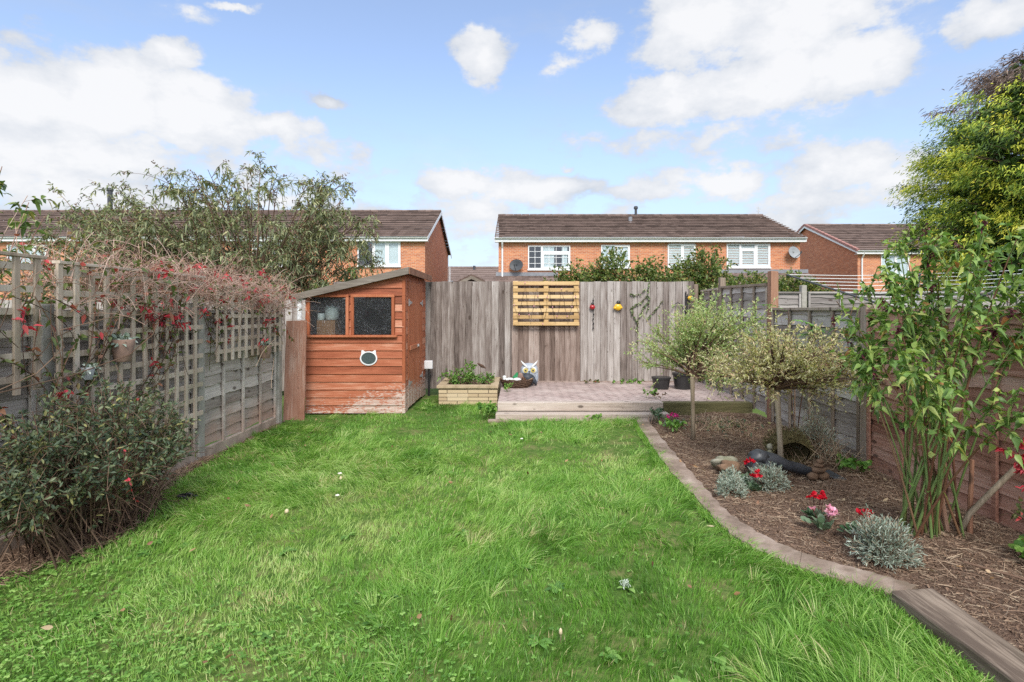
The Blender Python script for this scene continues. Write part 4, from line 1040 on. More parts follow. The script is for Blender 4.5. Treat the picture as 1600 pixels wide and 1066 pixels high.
# black pots
def pot(label, px, Y, r, h, mat, name='plant_pot', grp='black pots under the willow'):
    x = X(px, Y); root = thing(name, label, 'plant pot', (x, Y, .216), grp)
    m = MB(); m.lathe([(r * .78, .216), (r * .8, .22), (r * .97, .216 + h * .85), (r * .97, .216 + h), (r * .9, .216 + h), (r * .88, .216 + h * .88), (.01, .216 + h * .87)], (x, Y, 0), 28); m.build('pot_body', mat, root, smooth=False)
    m = MB(); m.lathe([(r * .98, .216 + h * .86), (r * 1.05, .216 + h * .86), (r * 1.05, .216 + h * 1.01), (r * .98, .216 + h * 1.01)], (x, Y, 0), 28); m.build('rim', mat, root)
    return x, Y
pot('shorter black plastic pot on the patio, left of its taller twin', 1033, 9.25, .155, .20, MT['black_plastic'])
pot('taller black plastic pot on the patio, right of the shorter one', 1067, 9.25, .17, .27, MT['black_plastic'])

# wall pots on the trellis
def wallpot(label, px, py, Y, mat, sc=1., flower='silver'):
    x = -3.15; z = Z(py, Y); root = thing('hanging_pot', label, 'hanging pot', (x, Y, z - .1), 'small pots hung on the left trellis')
    m = MB(); m.lathe([(.045 * sc, -.09 * sc), (.05 * sc, -.085 * sc), (.075 * sc, .06 * sc), (.07 * sc, .065 * sc), (.06 * sc, .04 * sc), (.002, .04 * sc)], (x, Y, z), 18); m.build('pot_body', mat, root, smooth=True)
    P = np.array([[x, Y, z + .05 * sc]]) + rg.normal(size=(70, 3)) * (.02, .03, .02)
    npmesh('small_plant', [strips(P, rdir(70, .8), rdir(70, .5), .07 * sc, .025 * sc, (.3, 1, .9, .1), np.tile((0, 0, -.4), (70, 1)), rnd=rg.random(70))], MT[flower], root)
wallpot('woven brown pot of silvery leaves hung high on the trellis', 266, 545, 4.33, MT['terracotta'], 1.15)
wallpot('brown pot of grey leaves hung on the far short trellis near the shed', 401, 548, 6.77, MT['terracotta'], 1.05)
wallpot('small grey pot hung on the trellis just above the dark shrub', 144, 582, 3.98, MT['dish_silver'], .6)

# rotary airer
ar = thing('rotary_airer', 'folding rotary washing line with white cords beyond the side fence', 'washing line', (4.62, 6.35, 0))
hub = Vector((4.62, 6.35, 1.50)); tips = [Vector((3.60, 7.30, 2.03)), Vector((5.50, 7.45, 2.05)), Vector((5.65, 5.35, 2.0)), Vector((3.72, 5.3, 2.0))]
tips[3] = Vector((3.95, 6.0, 1.78)) if False else tips[3]
m = MB(); m.tube([(4.62, 6.35, 0), (4.62, 6.35, 1.9)], .024, 10); m.build('pole', MT['metal'], ar)
for i, t in enumerate(tips):
    if i == 3: continue
    m = MB(); m.tube([hub, t], .013, 8); m.build('arm', MT['grey_plastic'], ar)
m = MB()
for q in np.linspace(.25, 1, 9):
    for i in (0, 1):
        a = hub.lerp(tips[i], q); b = hub.lerp(tips[i + 1], q); mid = (a + b) / 2 - Vector((0, 0, .02))
        m.tube([a, mid, b], .0042, 5)
m.build('line_cords', MT['line_white'], ar)

# ------------------------------------------------------------------ plants
def ell_points(n, c, r, rg, shell=.55, lump=.18, zmin=None, power=2.):
    d = rdir(n, 0, rg)
    q = 1 + lump * (np.sin(d[:, 0] * 5 + 1) + np.sin(d[:, 2] * 6 + 2) + np.sin(d[:, 1] * 7 + d[:, 0] * 4)) / 2
    s = (np.abs(d) ** power).sum(1) ** (-1 / power)
    t = rg.uniform(shell, 1., n) ** .7
    P = np.array(c) + d * (s * t * q)[:, None] * np.array(r)
    if zmin is not None: P[:, 2] = np.maximum(P[:, 2], zmin + rg.uniform(0, .1, n))
    return P
def mains(base, ends, k=8, lift=.5, spread=.05, rg=R):
    n = len(ends); B = np.array(base) + rg.normal(size=(n, 3)) * (spread, spread, 0)
    C = B * .45 + ends * .55; C[:, :2] = B[:, :2] * .6 + ends[:, :2] * .4; C[:, 2] = B[:, 2] + (ends[:, 2] - B[:, 2]) * (.5 + lift)
    return bez(B, C, ends, k)
def taper(n, k, a, b): return np.linspace(a, b, k)[None, :] * np.ones((n, 1))

# willowy bush behind the left fence
rg = np.random.default_rng(21)
BU = thing('large_bush', 'big airy grey green bush with brown seed heads rising behind the shed', 'bush', (-5.9, 12.2, 0))
E = ell_points(190, (-6.0, 12.2, 2.7), (2.8, 1.7, 2.05), rg, .75, .10, power=2.7)
E = np.concatenate([E, ell_points(120, (-8.9, 12.0, 2.3), (2.0, 1.3, 1.6), rg, .7, .12)])
E = E[E[:, 2] > 1.5]
Mn = mains((-6.2, 12.2, 0), E, 8, .18, .5, rg)
S1 = sub_shoots(Mn, 1500, .70, .85, .35, .45, 5, .25, rg); S2 = sub_shoots(S1, 6500, .34, 1.0, .2, .2, 4, .35, rg)
npmesh('branches', [twigs(Mn, taper(len(Mn), 8, .03, .006)), twigs(S1, taper(len(S1), 5, .008, .003)), twigs(S2, .0022)], MT['twig_brown'], BU)
sets = [leaves_on(S2, 54000, .115, .027, (.3, 1, .8, .05), .8, -.1, .1, .3, .55, rg), leaves_on(S1, 9000, .12, .028, (.3, 1, .8, .05), .9, 0, .2, .3, .5, rg)]
npmesh('leaves', sets, MT['buddleja'], BU)
tipP = np.concatenate([S1[:, -1], S2[rg.integers(0, len(S2), 900), -1]]); tipD = np.concatenate([S1[:, -1] - S1[:, -2], rdir(900, .2, rg)])
n = len(tipP); rep = 9; t = np.tile(np.linspace(0, .16, rep), n)
P = np.repeat(tipP, rep, 0) + nrm(np.repeat(nrm(tipD), rep, 0) - np.array((0, 0, .25))) * t[:, None] + rg.normal(size=(n * rep, 3)) * .011
npmesh('seed_heads', [strips(P, rdir(n * rep, 0, rg), rdir(n * rep, 0, rg), .035, .026, (.6, 1, .7, .2), rnd=rg.random(n * rep))], MT['seed'], BU, kind='stuff')

# yellowish shrub between shed and bush
def shrub(name, label, cat, c, r, nleaf, L, W, mat, twigmat='twig_brown', group=None, nm=30, lump=.15, zmin=.1, base=None, shell=.6, slo=.35, prof=(.3, 1, .8, .05), sub=6, fold=.3, droop=.25, seed=1, tw=.0025, up=.3, power=2.):
    rg = np.random.default_rng(seed); base = base or (c[0], c[1], 0)
    root = thing(name, label, cat, base, group)
    E = ell_points(nm, c, r, rg, shell, lump, zmin, power); Mn = mains(base, E, 6, .12, min(r[0], r[1]) * .3, rg)
    l = float(np.mean(r)) * .45
    S1 = sub_shoots(Mn, nm * sub, l, .9, up, slo, 4, .15, rg)
    npmesh('stems', [twigs(Mn, taper(len(Mn), 6, tw * 3, tw)), twigs(S1, tw * .7)], MT[twigmat], root)
    npmesh('leaves', [leaves_on(S1, int(nleaf * .8), L, W, prof, .9, up, .1, fold, droop, rg), leaves_on(Mn, int(nleaf * .2), L, W, prof, .9, up, .5, fold, droop, rg)], MT[mat], root)
    return root
shrub('shrub', 'yellowish green shrub just behind the left end of the shed roof', 'shrub', (-3.9, 11.2, 1.55), (1.2, .7, .75), 5200, .07, .03, 'hedge', nm=40, seed=31)
shrub('shrub', 'dark green shrub low behind the far short trellis', 'shrub', (-5.6, 9.5, 1.2), (1.7, 1.0, .75), 4200, .08, .03, 'buddleja', nm=40, seed=32)
# hedge shrubs beyond the back fence
hz = [(1.25, 11.6, 1.95, .70, .44), (2.05, 11.7, 2.0, .72, .70), (3.05, 11.8, 1.98, .72, .55), (3.98, 11.8, 2.0, .74, .70), (5.0, 12.0, 1.9, .75, .42), (6.1, 12.0, 1.85, .8, .38)]
hl = ['leftmost leafy shrub over the back fence, just right of the pallet', 'leafy shrub over the back fence, between the two tallest ones', 'bronze tinted shrub over the back fence, above the iron hanger', 'shrub peaking before the brick gap between the blinded windows', 'lower green shrub over the side fence corner below the big window', 'low dark shrub between the tall brown post and the washing line']
for i, (x, y, z, rx, rz_) in enumerate(hz):
    shrub('garden_shrub', hl[i], 'shrub', (x, y, z), (rx, .6, rz_), 15000, .072, .038, 'hedge', group='shrubs beyond the back fence', nm=170, seed=40 + i, lump=.25, up=.6, power=2.6, sub=9, slo=.72)

# conifer on the right
rg = np.random.default_rng(51)
CY, CX = 14.0, 15.5
CO = thing('conifer_tree', 'large yellow green conifer with a brown dead top beyond the right fence', 'tree', (CX, CY, 0))
m = MB(); m.tube([(CX, CY, -.1), (CX - .05, CY, 3), (CX, CY, 6), (CX + .05, CY, 8.4)], [.22, .17, .09, .03], 10); m.build('trunk', MT['bark'], CO)
zs = np.array([.6, 1.5, 2.4, 4.1, 5.5, 6.4, 7.1, 7.8, 8.5, 8.9]); rs = np.array([3.7, 3.9, 4.0, 4.15, 4.3, 4.2, 3.4, 2.8, 2.2, .5])
nb = 2200; zc = rg.uniform(.8, 8.85, nb); keep = rg.random(nb) < np.interp(zc, zs, rs) / 4.7; zc = zc[keep]; nb = len(zc)
th = rg.uniform(0, 2 * np.pi, nb); rr = np.interp(zc, zs, rs) * (1 + .10 * np.sin(th * 5 + zc * 1.7) + .07 * np.sin(th * 11 - zc * 3.1)) * rg.uniform(.78, 1.05, nb)
C0 = np.stack([CX + rr * np.cos(th), CY + rr * np.sin(th) * .9, zc], 1); out = np.stack([np.cos(th), np.sin(th), 0 * th], 1)
tone = np.clip(rg.normal(.46, .20, nb) + .14 * np.sin(zc * 2.3 + th * 3), 0, 1)
per = 125
Pc = np.repeat(C0, per, 0); Oc = np.repeat(out, per, 0); tn = np.repeat(tone, per)
u = rg.normal(size=(len(Pc), 3)) * (.13, .13, .08); tt_ = rg.uniform(-.35, .30, len(Pc))[:, None]; P = Pc + u + Oc * tt_ - np.array((0, 0, 1.)) * (np.abs(tt_) ** 1.6 * .9)
D = nrm(Oc * .8 + rg.normal(size=P.shape) * .45 + np.array((0, 0, -.25)))
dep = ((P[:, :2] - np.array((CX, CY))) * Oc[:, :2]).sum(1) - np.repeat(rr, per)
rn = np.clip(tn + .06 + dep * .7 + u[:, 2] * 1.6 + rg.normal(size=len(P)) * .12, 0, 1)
dead = (np.repeat(zc, per) + .35 * np.sin(np.repeat(th, per) * 3) > 7.1) | ((np.repeat(zc, per) > 6.0) & (np.repeat(th, per) > 4.2) & (np.repeat(th, per) < 5.6) & (np.sin(Pc[:, 0] * 2 + Pc[:, 2]) > .1))
bend = np.tile((0, 0, -.45), (len(P), 1)) * rg.uniform(.3, 1.3, (len(P), 1))
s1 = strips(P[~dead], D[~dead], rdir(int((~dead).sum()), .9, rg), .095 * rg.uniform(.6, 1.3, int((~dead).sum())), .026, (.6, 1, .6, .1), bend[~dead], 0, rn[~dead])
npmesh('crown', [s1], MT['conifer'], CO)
s2 = strips(P[dead], D[dead], rdir(int(dead.sum()), .9, rg), .14, .022, (.5, 1, .7, .1), bend[dead], 0, rg.random(int(dead.sum())))
npmesh('dead_crown', [s2], MT['conifer_dead'], CO, label='brown dead top of the conifer')
# limbs and inner mass of old foliage
B = np.tile((CX, CY, 0), (nb, 1)).astype(float); B[:, 2] = np.maximum(zc - .8, .3)
npmesh('limbs', [twigs(bez(B, (B + C0) / 2 + (0, 0, .1), C0 - out * .1, 4), taper(nb, 4, .03, .008))], MT['twig_brown'], CO)
ni = 16000; zi = rg.uniform(.5, 8.2, ni); ti = rg.uniform(0, 6.28, ni); ri = np.interp(zi, zs, rs) * rg.uniform(.62, .86, ni)
Pi = np.stack([CX + ri * np.cos(ti), CY + ri * np.sin(ti) * .9, zi], 1)
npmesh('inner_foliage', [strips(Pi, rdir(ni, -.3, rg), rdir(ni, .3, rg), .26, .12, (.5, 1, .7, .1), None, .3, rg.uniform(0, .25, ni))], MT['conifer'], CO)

# hypericum-like shrub on the left
rg = np.random.default_rng(61)
HS = thing('dark_shrub', 'broad dark green shrub with brown twiggy base against the left trellis', 'shrub', (-2.95, 3.75, 0))
E = ell_points(230, (-2.90, 3.72, .57), (.42, .78, .43), rg, .72, .13, .12)
E[:, 0] = np.maximum(E[:, 0], -3.17 + rg.uniform(0, .05, len(E)))
Bs = np.stack([rg.uniform(-3.1, -2.7, len(E)), 3.75 + (E[:, 1] - 3.75) * .45 + rg.normal(size=len(E)) * .07, np.zeros(len(E))], 1)
Cc = Bs * .4 + E * .6; Cc[:, 2] += .10; Mn = bez(Bs, Cc, E, 7)
S1 = sub_shoots(Mn, 2000, .18, .8, .5, .45, 4, .05, rg)
low = sub_shoots(Mn, 900, .26, 1.1, -.1, .0, 4, .3, rg); low = low[low[:, :, 2].min(1) > 0]
npmesh('stems', [twigs(Mn, taper(len(Mn), 7, .006, .002)), twigs(S1, .0017), twigs(low, .0016)], MT['twig_brown'], HS)
a = leaves_on(S1, 13000, .044, .0145, (.3, 1, .85, .08), .9, .35, .1, .3, .2, rg); b_ = leaves_on(Mn, 2600, .044, .015, (.3, 1, .85, .08), .9, .4, .55, .3, .2, rg)
def prune(st, k, zlim):
    V, Fq, rn = st; z_ = V.reshape(-1, k, 3)[:, :, 2].mean(1); kp = (z_ > zlim + .12 * rg.normal(size=len(z_))) | (rg.random(len(z_)) < .12)
    m_ = int(kp.sum()); idx = np.arange(m_ * k).reshape(m_, k // 3, 3)
    return V.reshape(-1, k, 3)[kp].reshape(-1, 3), np.stack([idx[:, :-1, :-1], idx[:, :-1, 1:], idx[:, 1:, 1:], idx[:, 1:, :-1]], -1).reshape(-1, 4), rn.reshape(-1, k)[kp].ravel()
a, b_ = prune(a, 12, .38), prune(b_, 12, .38)
npmesh('leaves', [a, b_], MT['hyper'], HS)
# red fuchsia-like shoot in it
P0 = np.array([[-2.60, 3.35, .62], [-2.5, 3.35, .60]]); 
Q = bez(np.array([[-2.62, 3.6, .66]]), np.array([[-2.5, 3.45, .55]]), np.array([[-2.40, 3.42, .33]]), 5)
rt = thing('red_leaved_shoot', 'thin shoot of red leaves trailing out of the dark shrub', 'shoot', (-2.6, 3.6, .3))
npmesh('stem', [twigs(Q, .0016)], MT['twig_brown'], rt); npmesh('leaves', [leaves_on(Q, 15, .034, .014, (.3, 1, .8, .1), 1, 0, 0, .2, .2, rg)], MT['red_leaf'], rt)

# creeper and dry twigs over the trellis
rg = np.random.default_rng(71)
CR = thing('climbing_plant', 'mass of bare pinkish twigs and crimson leaves sprawling over the left trellis top', 'climber', (-3.3, 4.9, 1.4))
n = 1500; yy = 3.5 + 4.0 * rg.random(n) ** .85
dens = np.clip((yy - 3.3) / 1.2, .15, 1.)
kp = rg.random(n) < dens; yy = yy[kp]; n = len(yy)
B = np.stack([rg.normal(-3.32, .13, n), yy, 1.72 + rg.normal(size=n) * .10 - .10 * (yy > 6.6)], 1)
D = nrm(np.stack([rg.normal(.05, .55, n), rg.normal(0, .55, n), rg.uniform(.0, 1.1, n)], 1)); Lx = rg.uniform(.18, .46, n)[:, None]
En = B + D * Lx; En[:, 2] -= .10 * rg.random(n) * 1.5; hmax = np.interp(En[:, 1], [3.4, 4.5, 6, 7.5], [2.05, 2.22, 2.25, 2.15]); En[:, 2] = np.minimum(En[:, 2], hmax + rg.normal(size=n) * .04)
T1 = bez(B, B + D * Lx * .6 + (0, 0, .03), En, 5); T2 = sub_shoots(T1, 3400, .13, 1.1, .3, .1, 4, .1, rg)
npmesh('bare_twigs', [twigs(T1, .0023), twigs(T2, .0013)], MT['twig'], CR)
# hanging stems down the trellis
nh = 75; yh = rg.uniform(2.6, 7.2, nh); B = np.stack([rg.uniform(-3.25, -3.12, nh), yh, rg.uniform(1.5, 1.85, nh)], 1)
En = B + np.stack([rg.uniform(-.02, .06, nh), rg.normal(0, .3, nh), -rg.uniform(.15, .7, nh)], 1); T3 = bez(B, (B + En) / 2 + rg.normal(size=(nh, 3)) * (.03, .15, .1), En, 7)
ns = 16; B = np.stack([np.full(ns, -3.16), rg.uniform(3.3, 4.3, ns), np.full(ns, .6)], 1); En = B + np.stack([rg.normal(0, .03, ns), rg.normal(0, .7, ns), rg.uniform(.6, 1.3, ns)], 1)
T4 = bez(B, (B + En) / 2 + rg.normal(size=(ns, 3)) * (.02, .2, .1), En, 8)
npmesh('woody_stems', [twigs(T3, .0028), twigs(T4, .005)], MT['twig_brown'], CR)
prof5 = (.2, 1, .7, .05)
a = leaves_on(T1, 520, .06, .032, prof5, 1, .1, .2, .2, .4, rg); b_ = leaves_on(T3, 230, .055, .03, prof5, 1, 0, .1, .2, .4, rg)
npmesh('green_leaves', [a, b_, leaves_on(T4, 520, .05, .026, prof5, 1, .1, .1, .2, .3, rg), leaves_on(T1[(T1[:, 0, 1] < 5)], 300, .06, .03, prof5, 1, .1, .0, .2, .4, rg)], MT['green_red'], CR)
cl = np.concatenate([on_curve(T1, 60, .1, 1, rg)[0], on_curve(T3, 35, .1, 1, rg)[0]]); P = np.repeat(cl, 7, 0) + rg.normal(size=(95 * 7, 3)) * .022
npmesh('crimson_leaves', [strips(P, rdir(len(P), -.2, rg), rdir(len(P), .6, rg), .052, .024, prof5, np.tile((0, 0, -.3), (len(P), 1)), .2, rg.random(len(P)))], MT['red_leaf'], CR)
# long pale stems
m = MB()
def vine(pts, r=.006):
    m.tube(pts, r, 6)
vine([(-3.12, 2.6, 1.02), (-3.10, 3.2, 1.06), (-3.12, 3.8, 1.10), (-3.08, 4.3, 1.20), (-3.06, 4.55, 1.35), (-3.04, 4.6, 1.47)], .004)
vine([(-3.11, 2.8, .95), (-3.10, 3.5, 1.15), (-3.13, 3.75, 1.30), (-3.12, 3.70, 1.42), (-3.08, 4.1, 1.5), (-3.06, 5.0, 1.56), (-3.03, 5.4, 1.62)], .0032)
vine([(-3.08, 6.9, 1.2), (-3.06, 6.5, 1.05), (-3.04, 6.3, .9)], .003); vine([(-3.10, 6.9, .95), (-3.04, 6.7, .7), (-3.02, 6.65, .6)], .003)
m.build('pale_vines', MT['straw'], CR)

# leafy shoots at the far left edge
rg = np.random.default_rng(81)
LE = thing('arching_shrub', 'arching leafy shoots poking in above the nearest trellis at the far left', 'shrub', (-3.9, 3.6, 0))
E = np.array([(-3.75, 3.95, 2.60), (-3.85, 3.8, 2.45), (-3.60, 4.0, 2.35), (-3.45, 3.95, 2.22), (-3.55, 3.85, 2.05), (-3.9, 3.9, 2.3), (-3.75, 3.7, 2.15), (-3.7, 4.1, 2.42), (-3.5, 4.3, 2.15)])
Mn = mains((-4.0, 3.6, 0), E, 8, .15, .08, rg); S1 = sub_shoots(Mn, 34, .24, .8, .2, .55, 4, .3, rg)
npmesh('stems', [twigs(Mn, taper(len(Mn), 8, .008, .003)), twigs(S1, .002)], MT['twig'], LE)
npmesh('leaves', [leaves_on(S1, 330, .075, .03, (.25, 1, .8, .05), .8, -.2, .1, .4, .5, rg), leaves_on(Mn, 140, .075, .03, (.25, 1, .8, .05), .9, -.1, .6, .4, .5, rg)], MT['hedge'], LE)

# standard willows
def willow(label, bx, by, hz_, c, r, nleaf, mat, seed, lean=0.):
    rg = np.random.default_rng(seed); root = thing('standard_willow', label, 'small tree', (bx, by, .05), 'standard willows in the flower bed')
    tz = c[2] - r[2] * .72
    m = MB(); m.tube([(bx, by, -.02), (bx + lean * .3, by, .35), (bx + lean * .6, by, tz * .7), (bx + lean, by, tz + .04)], [.028, .024, .023, .03], 10); m.build('trunk', MT['bark'], root, smooth=True)
    top = (bx + lean, by, tz)
    E = ell_points(75, c, np.array(r) * .9, rg, .6, .30); E[:, 2] = np.maximum(E[:, 2], c[2] - r[2] * .8)
    Mn = mains(top, E, 7, .22, .012, rg); S1 = sub_shoots(Mn, 900, .34, .75, .7, .35, 4, .05, rg)
    npmesh('branches', [twigs(Mn, taper(len(Mn), 7, .012, .003), sides=4), twigs(S1, .0014)], MT['twig_brown'], root)
    npmesh('leaves', [leaves_on(S1, nleaf, .036, .012, (.5, 1, .9, .15), .8, .4, .05, .2, .1, rg)], MT[mat], root)
willow('pale green standard willow on a thin stake, the farther of the two', 2.04, 6.35, 0, (2.30, 6.45, 1.12), (1.02, .68, .47), 17500, 'salix_green', 91, -.01)
willow('cream and pink leaved standard willow with forked trunk, the nearer of the two', 2.42, 5.0, 0, (2.50, 5.0, 1.03), (.78, .62, .27), 9000, 'salix_cream', 92, -.05)

# compound-leaved sapling by the fence
rg = np.random.default_rng(95)
FS = thing('leafy_sapling', 'thin sapling with fern like green leaves in front of the side fence', 'sapling', (3.05, 6.0, .05))
Q = bez(np.array([[3.05, 6.0, .05], [3.05, 6.0, .05], [3.1, 6.05, .05]]), np.array([[3.0, 6.0, .8], [3.1, 6.1, .8], [3.1, 6.0, .7]]), np.array([[2.98, 6.0, 1.55], [3.15, 6.2, 1.35], [3.2, 5.8, 1.35]]), 8)
Bf, Tf, tf, _ = on_curve(Q, 20, .6, 1, rg); Df = rdir(20, .35, rg) * (1, 1, .4); Lf = bez(Bf, Bf + Df * .2 + (0, 0, .08), Bf + Df * .42, 8)
npmesh('stems', [twigs(Q, taper(3, 8, .009, .005)), twigs(Lf, .002)], MT['twig_brown'], FS)
sets = []
T = nrm(np.gradient(Lf, axis=1)); 
for sg in (-1, 1):
    for j in range(1, 8):
        side = nrm(np.cross(T[:, j], np.array((0, 0, 1.)))) * sg
        sets.append(strips(Lf[:, j], side + T[:, j] * .4, np.tile((0, 0, 1.), (20, 1)) + rg.normal(size=(20, 3)) * .15, .085, .028, (.4, 1, .8, .05), np.tile((0, 0, -.2), (20, 1)), .15))
npmesh('leaves', sets, MT['fresh'], FS)

# big multi cane shrub on the right
rg = np.random.default_rng(101)
LY = thing('cane_shrub', 'tall shrub of green canes with large pointed leaves at the right of the bed', 'shrub', (2.83, 3.68, .05))
n = 36
E = ell_points(n, (2.85, 3.55, 1.40), (.92, .75, .62), rg, .6, .12); E[:, 2] = np.maximum(E[:, 2], .95)
E[:7] = [(2.36, 3.9, 1.46), (2.28, 3.9, 1.62), (2.32, 3.8, 1.30), (2.47, 3.9, 1.75), (3.3, 3.4, 2.0), (2.45, 3.75, 1.55), (3.25, 3.2, 1.95)]
E[7:20, 2] = rg.uniform(1.75, 2.05, 13); E[7:20, 0] = rg.uniform(2.6, 3.3, 13)
E[:, 0] = np.where(E[:, 0] > 3.33, 3.33 - (E[:, 0] - 3.33) * .3, E[:, 0])
Bs = np.stack([2.83 + rg.normal(size=n) * .09, 3.68 + rg.normal(size=n) * .07, np.full(n, .03)], 1)
Bs[rg.random(n) < .3, 0] -= .16
Cc = Bs * .55 + E * .45; Cc[:, 2] = E[:, 2] * .62 + .1; Mn = bez(Bs, Cc, E, 12)
npmesh('canes', [twigs(Mn, taper(n, 12, .0095, .003) * rg.uniform(.6, 1.2, (n, 1)), sides=7)], MT['cane'], LY)
S1 = sub_shoots(Mn, 300, .26, .8, .3, .55, 5, .15, rg)
npmesh('side_shoots', [twigs(S1, .0026, sides=4)], MT['cane'], LY, kind='stuff')
hp = (.12, .85, 1, .62, .28, .03)
a = leaves_on(S1, 2400, .070, .033, hp, 1., .0, .05, .40, .6, rg, rnd=None); b_ = leaves_on(Mn, 1050, .070, .033, hp, 1.1, -.05, .55, .40, .6, rg)
c_ = leaves_on(Mn, 60, .06, .04, hp, 1.1, 0, .15, .2, .3, rg)
npmesh('leaves', [a, b_, c_], MT['leyc'], LY)
tp = S1[rg.integers(0, len(S1), 46), -1]; P = np.repeat(tp, 16, 0); P[:, 2] -= np.tile(np.linspace(0, .055, 16), 46); P += rg.normal(size=P.shape) * .007
npmesh('flower_tassels', [strips(P, rdir(len(P), -.6, rg), rdir(len(P), 0, rg), .022, .016, (.4, 1, .8, .1), None, .2, rg.random(len(P)))], MT['maroon'], LY, kind='stuff')
m = MB(); m.tube([(2.95, 3.66, .02), (3.00, 3.62, .20), (3.10, 3.52, .42), (3.20, 3.45, .60), (3.235, 3.43, .66)], [.019, .018, .017, .017, .018], 9)
m.tube([(3.20, 3.45, .60), (3.21, 3.40, .665)], [.011, .008], 7); m.tube([(3.22, 3.44, .63), (3.27, 3.45, .645)], [.008, .006], 6); m.build('cut_branch', MT['bark'], LY, smooth=True, label='pale cut off branch end sloping to the right')
m = MB()
for k in range(4): 
    x0, y0 = 2.86 + rg.normal() * .06, 3.7 + rg.normal() * .05; m.tube([(x0, y0, .02), (x0 + rg.normal() * .04, y0, .3), (x0 + rg.normal() * .08 - .05, y0, .55)], [.017, .015, .012], 8)
m.build('old_stems', MT['post_brown'], LY)

# silver clumps
def silver(label, x, y, r, h, n, seed, name='silver_shrub', grp='silver grey cushion plants in the bed'):
    rg = np.random.default_rng(seed); root = thing(name, label, 'plant', (x, y, .05), grp)
    d = rdir(n // 9, .75, rg); d[:, 2] = np.abs(d[:, 2]); lump = 1 + .13 * np.sin(d[:, 0] * 7 + seed) + .10 * np.sin(d[:, 1] * 9)
    E = np.array((x, y, .05)) + d * np.array((r, r * .9, h)) * (rg.uniform(.75, 1.05, len(d)) * lump)[:, None]
    B = np.array((x, y, .04)) + rg.normal(size=E.shape) * (r * .15, r * .15, 0); Q = bez(B, (B + E) / 2 + (0, 0, .02), E, 4)
    npmesh('stems', [twigs(Q, .0016)], MT['straw'], root)
    Bp, Tt, _, _ = on_curve(Q, n, .55, 1., rg)
    npmesh('leaves', [strips(Bp, nrm(Tt * .9 + rdir(n, .3, rg) * .8), rdir(n, .5, rg), .028 * rg.uniform(.6, 1.2, n), .0045, (.8, 1, .6), None, 0, np.clip(rg.normal(.55, .25, n), 0, 1))], MT['silver'], root)
silver('large silver grey cushion plant at the foot of the cane shrub', 2.22, 3.30, .20, .25, 5200, 111)
silver('silver grey cushion plant at the base of the cream willow', 2.12, 4.62, .19, .19, 3800, 112)
silver('small silver grey plant sprawling over the concrete edging', 1.74, 4.42, .13, .16, 2400, 113)
silver('silver tuft left of the red cyclamens near the edging', 1.83, 4.68, .10, .14, 1500, 114)
silver('leggy blue grey lavender against the side fence', 3.02, 5.55, .26, .48, 3600, 115)

# cyclamens
def cyclamen(label, x, y, petal, n=6, h=.15, r=.07, seed=1):
    rg = np.random.default_rng(seed); root = thing('cyclamen', label, 'flowering plant', (x, y, .06), 'small cyclamens in the bed')
    N_ = 34; P = np.array((x, y, .085)) + rg.normal(size=(N_, 3)) * (r * .5, r * .5, .012); out = P - np.array((x, y, .05)); 
    npmesh('leaves', [strips(P, nrm(out + rdir(N_, .2, rg) * .02), np.tile((0, 0, 1.), (N_, 1)) + rg.normal(size=(N_, 3)) * .3, .045, .045, (.45, .95, 1, .8, .2), None, .15, rg.random(N_))], MT['darkcyc'], root)
    tops = np.array((x, y, .06 + h)) + rg.normal(size=(n, 3)) * (r * .55, r * .4, .012); B = np.tile((x, y, .06), (n, 1)) + rg.normal(size=(n, 3)) * (.015, .015, 0)
    npmesh('stalks', [twigs(bez(B, (B + tops) / 2, tops, 4), .0018)], MT['maroon'], root)
    Pp = np.repeat(tops, 6, 0); D = rdir(n * 6, .9, rg)
    npmesh('petals', [strips(Pp, D, rdir(n * 6, 0, rg), .030, .022, (.4, 1, .9, .4), None, .3, rg.random(n * 6))], MT[petal], root)
cyclamen('scarlet cyclamen, the upper of the two clumps standing one above another mid bed', 2.13, 3.88, 'redpetal', 8, .17, .08, 1)
cyclamen('pale pink cyclamen just in front of the scarlet one', 2.08, 3.70, 'pinkpetal', 7, .13, .07, 2)
cyclamen('red cyclamen beside the large silver cushion plant', 2.27, 3.62, 'redpetal', 4, .15, .06, 3)
cyclamen('red cyclamen close in front of the black statue', 2.00, 4.72, 'redpetal', 4, .17, .05, 4)
cyclamen('crimson cyclamen low among the silver tufts at the edging', 1.96, 4.50, 'redpetal', 4, .13, .05, 5)
cyclamen('magenta cyclamen at the corner of the timber step', 1.98, 7.0, 'magenta', 9, .13, .11, 6)

def clump(name, label, cat, x, y, r, h, n, L, W, mat, seed, prof=(.2, .9, 1, .4), z=.05, grp=None, droop=.3):
    rg = np.random.default_rng(seed); root = thing(name, label, cat, (x, y, z), grp); k = max(8, n // 8)
    a = rg.uniform(0, 6.28, k); q = rg.random(k) ** .6 * r; E = np.stack([x + q * np.cos(a), y + q * np.sin(a), z + h * rg.uniform(.5, 1.1, k)], 1)
    B = np.array((x, y, z)) + (E - np.array((x, y, z))) * (.35, .35, 0); Q = bez(B, (B + E) / 2 + (0, 0, h * .15), E, 4)
    npmesh('stems', [twigs(Q, .0018)], MT['cane'], root)
    npmesh('leaves', [leaves_on(Q, n, L, W, prof, 1., .4, .5, .2, droop, rg)], MT[mat], root)
clump('aquilegia', 'bright green lobed clump at the foot of the side fence post', 'plant', 3.12, 5.05, .17, .13, 90, .055, .045, 'fresh', 121)
clump('aquilegia', 'green lobed leaves at the near right end of the bed', 'plant', 3.00, 3.18, .16, .13, 70, .055, .045, 'fresh', 122)
